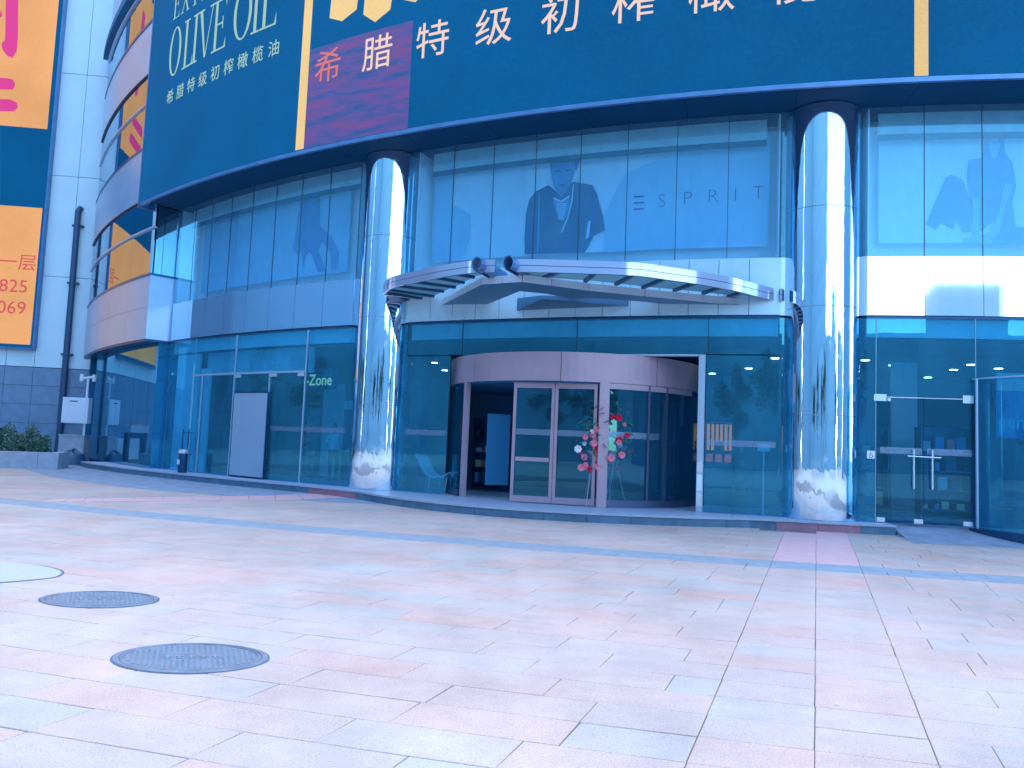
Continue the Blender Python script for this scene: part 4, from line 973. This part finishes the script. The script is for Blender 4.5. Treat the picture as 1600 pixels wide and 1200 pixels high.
flowers((1.86, 17.12), 'flower stand with red and pink blossoms left of the bronze door post', 3); flowers((2.36, 17.25), 'flower stand with red, pink and pale blossoms right of the bronze door post', 8)

# a person inside the left storefront
def person(c, rz, label):
    H = 1.66; K = H / 1.75
    V = {'pel': (0, 0, .95), 'bel': (0, 0, 1.08), 'che': (0, .0, 1.30), 'nek': (0, .01, 1.47), 'hd0': (0, -.01, 1.56), 'hd1': (0, -.015, 1.66), 'hd2': (0, -.01, 1.735)}
    E_ = [('pel', 'bel'), ('bel', 'che'), ('che', 'nek'), ('nek', 'hd0'), ('hd0', 'hd1'), ('hd1', 'hd2')]
    Rd = {'pel': (.155, .11), 'bel': (.14, .10), 'che': (.16, .11), 'nek': (.052, .052), 'hd0': (.07, .08), 'hd1': (.078, .098), 'hd2': (.05, .06)}
    for s_, q_ in ((-1, 'l'), (1, 'r')):
        for n, p, r in (('hip', (.09 * s_, 0, .88), .088), ('kne', (.10 * s_, -.02 * s_, .50), .058), ('ank', (.105 * s_, .02 * s_, .09), .04), ('toe', (.12 * s_, -.14, .04), .036),
                        ('sho', (.18 * s_, 0, 1.40), .055), ('elb', (.23 * s_, .02, 1.12), .040), ('wri', (.21 * s_, -.10, .90), .027), ('pal', (.20 * s_, -.14, .83), .03)):
            V[n + q_] = p; Rd[n + q_] = (r, r)
        E_ += [('pel', 'hip' + q_), ('hip' + q_, 'kne' + q_), ('kne' + q_, 'ank' + q_), ('ank' + q_, 'toe' + q_), ('che', 'sho' + q_), ('sho' + q_, 'elb' + q_), ('elb' + q_, 'wri' + q_), ('wri' + q_, 'pal' + q_)]
        for k in range(5):
            n = 'f%d' % k + q_; V[n] = (.20 * s_ + (k - 2) * .015, -.155 - (.02 if k else -.01), .755 + abs(k - 2) * .012 + (.03 if k == 0 else 0)); Rd[n] = (.009, .009); E_.append(('pal' + q_, n))
    names = list(V); me = bpy.data.meshes.new('person_body'); me.from_pydata([Vector(V[n]) * K for n in names], [(names.index(a), names.index(b)) for a, b in E_], [])
    o = bpy.data.objects.new('body', me); COL.objects.link(o); md = o.modifiers.new('Skin', 'SKIN'); md.use_smooth_shade = True; o.modifiers.new('Sub', 'SUBSURF').levels = 1
    for i, n in enumerate(names): me.skin_vertices[0].data[i].radius = (Rd[n][0] * K, Rd[n][1] * K); me.skin_vertices[0].data[i].use_root = n == 'pel'
    ev = bpy.data.meshes.new_from_object(o.evaluated_get(bpy.context.evaluated_depsgraph_get())); bpy.data.objects.remove(o)
    ev.materials.clear()
    for m in (mat('skin', (.45, .30, .24), .6), mat('white_shirt', (.60, .68, .74), .8), mat('dark_trousers', (.02, .03, .06), .8)): ev.materials.append(m)
    for p in ev.polygons:
        z = p.center.z / K; x = abs(p.center.x) / K
        p.material_index = 2 if (z < .96 and x < .175 and p.center.y / K > -.2 and not (z > .7 and x > .16)) else (1 if (.96 <= z < 1.46 and not (z < 1.18 and x > .19)) else 0)
    t_ = thing('person', label, 'person', c); b = bpy.data.objects.new('body', ev); COL.objects.link(b); b.parent = t_
    hb = MB().lathe((0, .012 * K), [(.088 * K, 1.63 * K), (.094 * K, 1.68 * K), (.082 * K, 1.74 * K), (.045 * K, 1.775 * K), (0, 1.782 * K)], 14).build('hair', mat('black_hair', (.01, .012, .02), .6), None, True); hb.parent = t_
    MB().tube([(0, -.09 * K, 1.655 * K), (0, -.125 * K, 1.63 * K)], [.008, .014], 6).build('nose', bpy.data.materials['skin'], None).parent = t_
    t_.rotation_euler.z = rz; return t_
pp = onz(522, 748, .2); pd_, pu_ = polar(pp); person(W(uz(522, 700, -1.3)[0], -1.3, .2), .5, 'person in white shirt and dark trousers standing behind the left storefront glass')

# litter bin by the left door
bc = W(-27.15, .42, 0)
bn = thing('litter_bin', 'slim dark litter bin with pale top on the step by the left glass door', 'litter bin', (bc.x, bc.y, .2))
MB().lathe(bc, [(.13, .2), (.14, .22), (.14, .78), (.135, .78), (.135, .76)], 20).build('bin_body', M_darkmetal, bn, True); MB().lathe(bc, [(.15, .79), (.155, .82), (.155, .90), (.10, .91), (.09, .87), (.0, .87)], 20).build('bin_top', M_fit, bn, True)
MB().arc(-27.22, -27.08, .562, .568, .45, .6).build('bin_label', M_box, bn)

# ------------------------------------------------------------------ neighbouring building on the left
nb = thing('neighbour_building', 'pale panelled neighbouring building with granite plinth behind the billboard', 'building', NW(-5, 0))
def nbox(a0, a1, z0, z1, d0, d1, m, name, par, **k):
    p = lambda a, d, z: NW(a, z, d)
    return MB().box8([p(a0, d1, z0), p(a1, d1, z0), p(a1, d0, z0), p(a0, d0, z0)], [p(a0, d1, z1), p(a1, d1, z1), p(a1, d0, z1), p(a0, d0, z1)]).build(name, m, par, **k)
nbox(-50, 9, 0, 27, -8, -.06, M_joinwall, 'wall_core', nb)
zr = [4.02, 8.11, 12.72, 17.5, 22.2, 26.9]
for i in range(-13, 8):
    a0, a1 = -.18 + 1.17 * i, -.18 + 1.17 * (i + 1)
    for z0, z1 in zip(zr, zr[1:]): nbox(a0 + .012, a1 - .012, z0 + .012, z1 - .012, -.06, .0 + random.uniform(-.004, .004), M_wallp, 'wall_panel', nb)
    for z0, z1 in zip([0, .7, 1.55, 2.38, 3.2], [.7, 1.55, 2.38, 3.2, 4.0]): nbox(a0 + .008, a1 - .008, z0 + .008, z1 - .008, -.06, .03 + random.uniform(-.004, .004), M_plinth, 'plinth_stone', nb)
bb = thing('billboard', 'tall navy screen with two bright orange panels on the neighbouring wall', 'billboard', NW(-4, 4.8, .2))
nbox(-9, -1.36, 4.83, 24, .06, .26, M_navy, 'board', bb)
nbox(-9, -1.30, 4.76, 4.826, .04, .32, M_lip, 'frame_rail', bb); nbox(-1.355, -1.28, 4.83, 24, .04, .30, M_lip, 'frame_rail', bb)
upp = nbox(-9, -1.56, 14.72, 23.6, .262, .275, M_yellow, 'upper_poster', bb); lowp = nbox(-9, -1.46, 4.97, 11.10, .262, .275, M_yellow, 'lower_poster', bb)
nf = lambda d=.285: (lambda a, z: NW(a, z, d))
def strokes(lst, m, name):
    mb = MB()
    for P in lst:
        Q = [nwpx(x, y, .285) for x, y in P]
        if sum(a[0] * b[1] - b[0] * a[1] for a, b in zip(Q, Q[1:] + Q[:1])) < 0: Q = Q[::-1]
        mb.poly(Q, nf())
    return mb.build(name, m, upp)
strokes([[(10, -60), (29, -60), (28, 60), (26, 80), (20, 90), (12, 88), (4, 78), (2, 68), (8, 62)], [(-20, 15), (0, 17), (4, 22), (2, 27), (-20, 28)]], M_magenta, 'character_stroke')
strokes([[(-60, 120), (10, 122), (20, 124), (24, 132), (20, 140), (-60, 139)]], M_magenta, 'character_stroke')
strokes([[(-60, 154), (15, 155), (26, 160), (28, 168), (22, 174), (-60, 173)]], M_magenta, 'character_stroke')
for body, a0, z0, sz in (('一层', -3.06, 8.32, .78), ('51825', -3.78, 7.26, .80), ('51069', -3.78, 6.30, .80)):
    text_tris(body, lambda x, y, a0=a0, z0=z0: NW(a0 + x * 1.02, z0 + y, .285), sz, .0).build('poster_text', M_redtxt, lowp)
dpipe = thing('drainpipe', 'dark blue drainpipe running down the pale wall right of the billboard', 'drainpipe', NW(.03, 0, .2))
MB().tube([NW(-.02, .3, .16), NW(.04, 1.5, .16), NW(.0, 11.1, .16), NW(.06, 11.3, .05)], .125, 12).build('pipe', M_pole, dpipe, True)
for z in (4.6, 7.8, 10.4): nbox(-.2, .26, z, z + .08, .0, .20, M_pole, 'pipe_clamp', dpipe)
cp = onz(106, 725, 0)
ped = thing('stone_pedestal', 'square stone pedestal under the pale cabinet at the left', 'pedestal', (cp.x, cp.y, 0))
MB().box((cp.x, cp.y + .35, .55), (.95, .6, 1.1), .1).build('pedestal_block', M_conc, ped); MB().box((cp.x, cp.y + .35, 1.125), (1.0, .66, .05), .1).build('pedestal_cap', M_conc, ped)
cab = thing('electrical_cabinet', 'pale square cabinet on a thin post with lamp arm beside the drainpipe', 'cabinet', (cp.x, cp.y + .35, 1.15))
MB().box((cp.x - .02, cp.y + .35, 2.12), (.98, .35, 1.02), .1).build('cabinet_box', M_box, cab); cdo = MB().box((cp.x - .03, cp.y + .165, 2.12), (.9, .02, .94), .1).build('cabinet_door', M_box, cab)
MB().box((cp.x - .06, cp.y + .15, 2.48), (.3, .012, .04), .1).build('cabinet_label', M_joint, cdo)
MB().tube([(cp.x + .3, cp.y + .4, 1.15), (cp.x + .3, cp.y + .4, 3.45)], .045, 8).build('conduit', M_box, cab)
MB().tube([(cp.x + .05, cp.y + .36, 3.4), (cp.x + .55, cp.y + .42, 3.5)], .05, 8).build('lamp_arm', M_box, cab)
for dx in (.05, .55): MB().tube([(cp.x + dx, cp.y + .38, 3.3), (cp.x + dx, cp.y + .38, 3.58)], .075, 8).build('lamp_head', M_box, cab)
q0, q1 = onz(-90, 729, 0), onz(90, 733.5, 0); tq = (q1 - q0).normalized(); nq = Vector((-tq.y, tq.x, 0)); Lq = (q1 - q0).length
pln = thing('stone_planter', 'low stone planter wall with hedge at the left edge', 'planter', q1)
k = 0.
while k < Lq:
    e = min(k + 1.35, Lq); a, b = q0 + tq * (k + .006), q0 + tq * (e - .006)
    MB().prism([a, b, b + nq * .3, a + nq * .3], 0, .56).build('planter_block', M_conc, pln); k = e
a, b = q1 + nq * .3, q1 + nq * 1.6
MB().prism([q1 + nq * .305 - tq * .3, q1 + nq * .305, b, b - tq * .3], 0, .56).build('planter_block', M_conc, pln)
MB().prism([q0 + nq * .3, q1 + nq * .3 - tq * .3, b - tq * .3, q0 + nq * 1.6], .0, .44).build('soil', M_bark, pln)
hed = thing('clipped_hedge', 'bushy green hedge growing in the stone planter at left', 'hedge', q1 + nq * .9)
hb = MB(); rnd = random.Random(4)
for i in range(5200):
    s_ = rnd.random(); along = Lq * (s_ * .98 - .04) - .35
    hgt = .55 + .5 * (.55 + .45 * math.sin(s_ * 31 + 1.0)) * min(1, (1 - s_) * 9 + .15)
    an = rnd.random() * math.pi; rad = rnd.random() ** .4
    p = q0 + tq * along + nq * (.95 - .55 * math.cos(an) * rad) + Vector((0, 0, .5 + hgt * math.sin(an) * rad))
    v = Vector((rnd.gauss(0, 1), rnd.gauss(0, 1), rnd.gauss(.3, 1))).normalized() * rnd.uniform(.03, .07); w_ = v.orthogonal().normalized() * rnd.uniform(.015, .03)
    hb.q([p - v, p + w_, p + v, p - w_])
hb.build('foliage', M_leaf, hed)
MB().tube([q0 + nq * .95 + Vector((0, 0, .42)), q0 + nq * .95 + Vector((0, 0, .8))], .05).build('stem', M_bark, hed)
rl_ = thing('low_railing', 'dark ledge with white balusters behind the hedge', 'railing', NW(-3, 0, 2))
r0, r1 = onz(-90, 676, 1.25), onz(84, 681, 1.25); rz0 = 1.0
b0, b1 = r0 + Vector((0, 5.2, 0)), r1 + Vector((0, 5.2, 0)); b0 = NW(-5, 0, 2.4); b1 = NW(-1.3, 0, 2.4)
tb = (b1 - b0).normalized(); nb_ = Vector((-tb.y, tb.x, 0))
MB().prism([b0, b1, b1 + nb_ * .4, b0 + nb_ * .4], 1.05, 1.30).build('ledge_beam', M_darkmetal, rl_)
for f_ in (.2, .97): p = b0.lerp(b1, f_); MB().prism([p - tb * .22, p + tb * .1, p + tb * .1 + nb_ * .4, p - tb * .22 + nb_ * .4], 0, 1.05).build('ledge_pier', M_darkmetal, rl_)
for k in range(26):
    p = b0 + tb * (.1 + k * .125); MB().prism([p, p + tb * .06, p + tb * .06 + nb_ * .06, p + nb_ * .06], 1.30, 1.62).build('baluster', M_box, rl_)
p = b0; MB().prism([b0, b0 + tb * 3.4, b0 + tb * 3.4 + nb_ * .12, b0 + nb_ * .12], 1.62, 1.70).build('hand_rail', M_pink, rl_)
MB().prism([b0 + nb_ * 1.2, b1 - tb * .3 + nb_ * 1.2, b1 - tb * .3 + nb_ * 1.5, b0 + nb_ * 1.5], 0, 1.0).build('low_wall', M_white, rl_)
bu = thing('dark_bag_pile', 'dark heap of covered material at the foot of the stone pedestal', 'heap', (cp.x + .25, cp.y - .3, 0))
mb = MB(); c0 = Vector((cp.x + .35, cp.y - .35, 0)); rnd = random.Random(9)
mb.lathe(c0, [(.55, 0), (.5, .2), (.36, .42), (.15, .55), (0, .58)], 14)
mb.v = [(x + rnd.uniform(-.05, .05), y + rnd.uniform(-.05, .05), max(z + rnd.uniform(-.05, .05), 0) if z > 0 else 0) for x, y, z in mb.v]
mb.build('cover', M_pole, bu, True)

# ------------------------------------------------------------------ across the square, behind the camera (seen in the mirrors and glass)
def block(cx, cy, w, d, h, label, rz=0.):
    t_ = thing('opposite_building', label, 'building', (cx, cy, 0), 'buildings across the square')
    MB().box((cx, cy, h / 2), (w, d, h)).build('wall', M_fac, t_)
    me = None; nx = int(w / 4); nz_ = int(h / 3.4)
    for i in range(nx):
        for j in range(nz_):
            if me is None: me = MB().box((0, 0, 0), (2.4, .1, 1.9)).mesh('window', M_facdk)
            o = bpy.data.objects.new('window', me); COL.objects.link(o); o.parent = t_
            o.location = (-w / 2 + (i + .5) * w / nx, d / 2 + .02, (j + .6) * h / nz_); 
    return t_
block(-33, -46, 62, 14, 72, 'tall block across the square on the left'); block(60, -14, 16, 26, 66, 'tall block beyond the right side of the square')
block(30, -76, 14, 12, 23, 'slim block across the square behind the low block'); block(60, -54, 26, 10, 16, 'low block across the square beside the tall right block'); block(18, -68, 52, 8, 16, 'low block across the square in the gap between the towers'); block(-68, -22, 18, 34, 56, 'broad block beyond the left side of the square'); block(-72, 18, 18, 34, 44, 'long block beyond the street at far left')
def tree(c, h, label, seed):
    rnd = random.Random(seed); t_ = thing('street_tree', label, 'tree', c, 'street trees across the square')
    tr = MB().tube([(0, 0, 0), (.05, .02, h * .3), (-.05, .1, h * .55), (.1, 0, h * .8)], [.18, .15, .10, .04], 8)
    for k in range(5):
        an = k * 1.26; z = h * (.35 + .07 * k); tr.tube([(0, 0, z), (math.cos(an) * h * .12, math.sin(an) * h * .12, z + h * .1), (math.cos(an) * h * .2, math.sin(an) * h * .2, z + h * .22)], [.07, .05, .02], 6)
    o = tr.build('trunk', M_bark); o.parent = t_
    cr = MB(); cl = [(Vector((rnd.gauss(0, .16) * h, rnd.gauss(0, .16) * h, h * rnd.uniform(.42, .95))), rnd.uniform(.07, .13) * h) for _ in range(16)]
    for c_, r in cl:
        for k in range(130):
            d = Vector((rnd.gauss(0, 1), rnd.gauss(0, 1), rnd.gauss(0, .8))).normalized() * r * rnd.random() ** .4; p = c_ + d
            v = Vector((rnd.gauss(0, 1), rnd.gauss(0, 1), rnd.gauss(0, 1))).normalized() * .22; w_ = v.orthogonal().normalized() * .12
            cr.q([p - v, p + w_, p + v, p - w_])
    o = cr.build('crown', M_leaf2); o.parent = t_; return t_
tree((-16, -24, 0), 9, 'tall leafy tree across the square, left one of three', 1); tree((-25, -22, 0), 8, 'leafy tree across the square before the broad left block', 2); tree((-7, -30, 0), 8.5, 'leafy tree across the square right before the tall left block', 3); tree((-1.5, -28, 0), 9.5, 'small leafy tree across the square behind the camera', 4); tree((26, -27, 0), 8, 'leafy tree across the square in front of the low block', 5)
tree((-44, 14, 0), 8, 'leafy tree beside the street at far left', 6); tree((-47, 21, 0), 9, 'leafy tree beside the street at far left near the neighbouring building', 7); tree((-40, 4, 0), 8, 'leafy tree at the left side of the square', 8)
